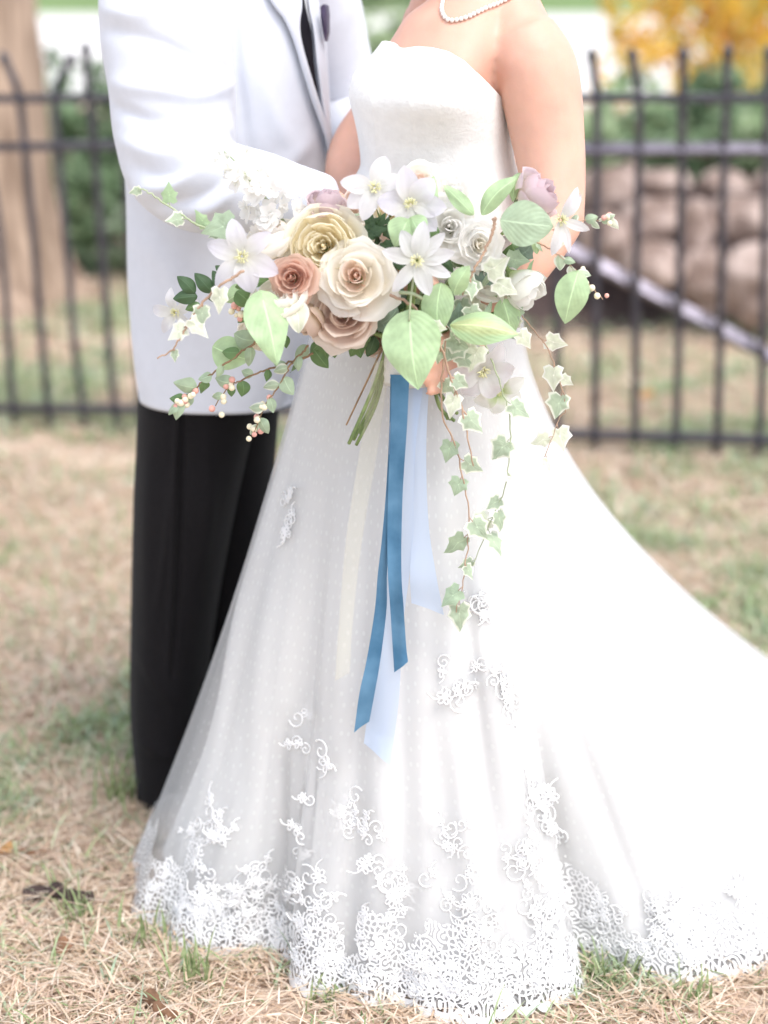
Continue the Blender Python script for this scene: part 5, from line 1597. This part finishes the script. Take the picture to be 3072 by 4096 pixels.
# curly stalks of the centre clematis and leaf
stem([(1660, 1080, 2.29), (1645, 1180, 2.285), (1636, 1285, 2.283)], .0016, 'green_twig')
stem([(1668, 1110, 2.30), (1690, 1165, 2.29), (1720, 1150, 2.29)], .0016, 'green_twig')
stem([(1600, 1170, 2.30), (1650, 1175, 2.285), (1690, 1195, 2.29)], .0026, 'green_twig')

# ------------------------------------------------------------------ grass
hem_poly = Hm[::4]
def inside(P, poly):
    x, y = P[:, 0], P[:, 1]; c = np.zeros(len(P), bool); n = len(poly)
    for i in range(n):
        x0, y0 = poly[i]; x1, y1 = poly[i - 1]
        if y0 == y1: continue
        m = ((y0 > y) != (y1 > y)) & (x < (x1 - x0) * (y - y0) / (y1 - y0) + x0)
        c ^= m
    return c
def blades(n, x0, x1, y0, y1, lo, hi, w, seed, green_bias=0.0, flat=1.0):
    g = np.random.default_rng(seed)
    P = np.c_[g.uniform(x0, x1, n), g.uniform(y0, y1, n), np.zeros(n)]
    lim = (P[:, 1] * .34 + .35)
    P = P[np.abs(P[:, 0]) < lim]
    if y0 < 4:
        P = P[~inside(P[:, :2], hem_poly)]
    n = len(P)
    tuft = noise3(P, 3.1, 2) * .6 + noise3(P, 9.0, 3) * .4
    bare = noise3(P, 2.3, 8) * .5 + noise3(P, 7, 9) * .5
    keep = g.random(n) < np.clip((bare - .22) * 5, .12, 1)
    P, tuft = P[keep], tuft[keep]; n = len(P)
    isg = g.random(n) < np.clip((tuft - .47 + green_bias) * 3.2, .06, .6)
    ln = g.uniform(lo, hi, n) * np.where(isg, 1.15, 1.0)
    a = g.uniform(0, 2 * np.pi, n)
    el = np.where(isg, g.uniform(.45, 1.45, n), np.abs(g.normal(.16, .20, n)) * flat)
    d = np.c_[np.cos(a), np.sin(a), np.zeros(n)]
    side = np.c_[-np.sin(a), np.cos(a), np.zeros(n)]
    wv = w * g.uniform(.6, 1.4, n) * np.where(isg, 1.1, .9)
    P[:, 2] = np.where(isg, 0, np.abs(g.normal(.0, .010, n)))
    bend = g.uniform(.2, 1.0, n)
    V = []
    for k, (t, ww) in enumerate([(0, 1), (.4, .9), (.75, .6), (1, 0)]):
        e = el * (1 - bend * t * .6)
        q = P + d * (ln * t * np.cos(e))[:, None] + np.array([0, 0, 1.0]) * (ln * t * np.sin(e) * (1 - .15 * t))[:, None]
        if ww:
            V += [q - side * (wv * ww / 2)[:, None], q + side * (wv * ww / 2)[:, None]]
        else:
            V.append(q)
    V = np.stack(V, 1)
    straw = np.array([(.66, .53, .40), (.73, .61, .49), (.58, .44, .32), (.76, .67, .56), (.64, .49, .39)])
    grn = np.array([(.30, .38, .19), (.40, .47, .28), (.24, .32, .15), (.48, .53, .35), (.36, .45, .32)])
    t = np.where(isg[:, None], grn[g.integers(0, 5, n)], straw[g.integers(0, 5, n)]) * g.uniform(.88, 1.25, (n, 1))
    k = np.arange(n)[:, None] * 7
    Fc = np.concatenate([k + q for q in ([0, 1, 3], [0, 3, 2], [2, 3, 5], [2, 5, 4], [4, 5, 6])])
    return V.reshape(-1, 3), np.repeat(t, 7, 0), Fc
GP, GT, GF = [], [], []; off = 0
for a in [(160000, -1.4, 1.4, 1.95, 3.1, .025, .075, .0032, 1, -.01), (125000, -1.85, 1.85, 3.1, 4.4, .03, .08, .0042, 2, -.04), (80000, -2.4, 2.4, 4.4, 6.0, .03, .085, .006, 3, -.03), (60000, -3.1, 3.1, 6.0, 8.2, .03, .09, .009, 4, .03)]:
    p, t, f = blades(*a)
    GP.append(p); GT.append(t); GF.append(f + off); off += len(p)
o = tri_cloud('grass', np.vstack(GP), np.vstack(GT), np.vstack(GF), M['grass'])
tag(o, 'dry straw and green grass blades of the lawn', 'grass', kind='stuff')
# taller weeds standing at the fence foot and close green tufts
def tuft(label, x, y, n, h, seed, cols):
    g = np.random.default_rng(seed); c = ground(x, y)
    V, Fc = [], []
    for k in range(n):
        b = c + np.r_[g.normal(0, .018, 2), 0]; a = g.uniform(0, 6.28); d = np.array([math.cos(a), math.sin(a), 0]); s = np.array([-d[1], d[0], 0])
        L_ = h * g.uniform(.5, 1.2); ln = g.uniform(.1, .7); w = .0022 * g.uniform(.7, 1.4)
        o_ = len(V)
        for t, ww in ((0, 1), (.35, 1), (.7, .7)):
            q = b + d * L_ * ln * t * t + np.array([0, 0, L_ * t * (1 - .25 * ln * t)])
            V += [q - s * w * ww, q + s * w * ww]
        V.append(b + d * L_ * ln + np.array([0, 0, L_ * (1 - .3 * ln)]))
        Fc += [(o_, o_ + 1, o_ + 3, o_ + 2), (o_ + 2, o_ + 3, o_ + 5, o_ + 4), (o_ + 4, o_ + 5, o_ + 6)]
    return tag(link('grass_tuft', mesh_data('grass_tuft', np.array(V) - c, Fc, cols), None, c), label, 'grass tuft', 'green grass tufts')
M['tuft'] = mat('fresh_grass', (.24, .33, .13), .7, .25, 60, col2=(.42, .48, .26), transl=.3)
tuft('green grass tuft in front of the scalloped hem at the bottom left', 800, 3960, 26, .085, 1, M['tuft'])
tuft('leaning green tuft beside the dark bark scrap', 330, 3690, 20, .085, 2, M['tuft'])
tuft('green tuft under the left lace corner of the gown', 600, 3790, 18, .075, 3, M['tuft'])
tuft('green grass tuft at the hem where the train starts', 2430, 3930, 24, .06, 4, M['tuft'])
tuft('pale green tuft in front of the train lace', 2790, 4010, 18, .05, 5, M['tuft'])
tuft('tall green tuft behind the man\'s leg', 480, 3230, 30, .10, 6, M['tuft'])
tuft('low green tuft in front of the gown\'s middle hem', 1320, 4020, 18, .05, 7, M['tuft'])
# scraps on the lawn
def scrap(name, label, cat, x, y, L_, r, ang, seed, m):
    c = ground(x, y, .004)
    g = np.random.default_rng(seed)
    d = np.array([math.cos(ang), math.sin(ang), 0])
    P = spline([-d * L_ / 2, -d * L_ * .1 + [0, .012, .008], d * L_ * .2 + [0, -.008, .010], d * L_ / 2 + [0, 0, .004]], 12) + [0, 0, r]
    v, f = tube_vf(P, r * (1 + .35 * g.normal(size=12)).clip(.4, 1.6), 8)
    return tag(link(name, mesh_data(name, v, f, m), None, c), label, cat)
scrap('bark_scrap', 'dark curled scrap of bark on the grass left of the gown', 'bark', 235, 3625, .11, .012, -.15, 1, M['mulch'])
scrap('twig', 'short brown twig on bare soil near the picture foot', 'twig', 610, 4050, .10, .008, -.7, 2, M['straw'])
scrap('twig', 'thin brown twig on the dry grass behind the man', 'twig', 90, 3440, .09, .005, .3, 3, M['straw'])
def fallen(label, x, y, s, seed):
    c = ground(x, y, .012); g = np.random.default_rng(seed)
    a = np.linspace(0, 2 * np.pi, 14, endpoint=False)
    r = s * (.55 + .45 * np.abs(np.cos(a))) * g.uniform(.85, 1.15, 14)
    V = [(0, 0, .012)] + [(q * math.cos(t + seed), q * math.sin(t + seed), .004 + .012 * abs(math.sin(t * 1.5 + seed))) for t, q in zip(a, r)]
    o = link('fallen_leaf', mesh_data('fallen_leaf', V, [(0, i + 1, (i + 1) % 14 + 1) for i in range(14)], M['autumn_leaf'] if seed % 2 else M['straw'],
             uv=[(0.1, 0.5)] + [(.6 * math.cos(t), .5 + .5 * math.sin(t)) for t in a]), None, c)
    return tag(o, label, 'leaf', 'fallen leaves on the lawn')
fallen('orange fallen leaf at the fence foot', 2585, 1590, .05, 1)
fallen('orange fallen leaf under the diagonal fence rail', 2845, 1310, .05, 3)
fallen('small orange fallen leaf left of the man\'s trousers', 15, 3410, .025, 5)
fallen('brown fallen leaf on the straw near the bark scrap', 250, 3810, .022, 2)
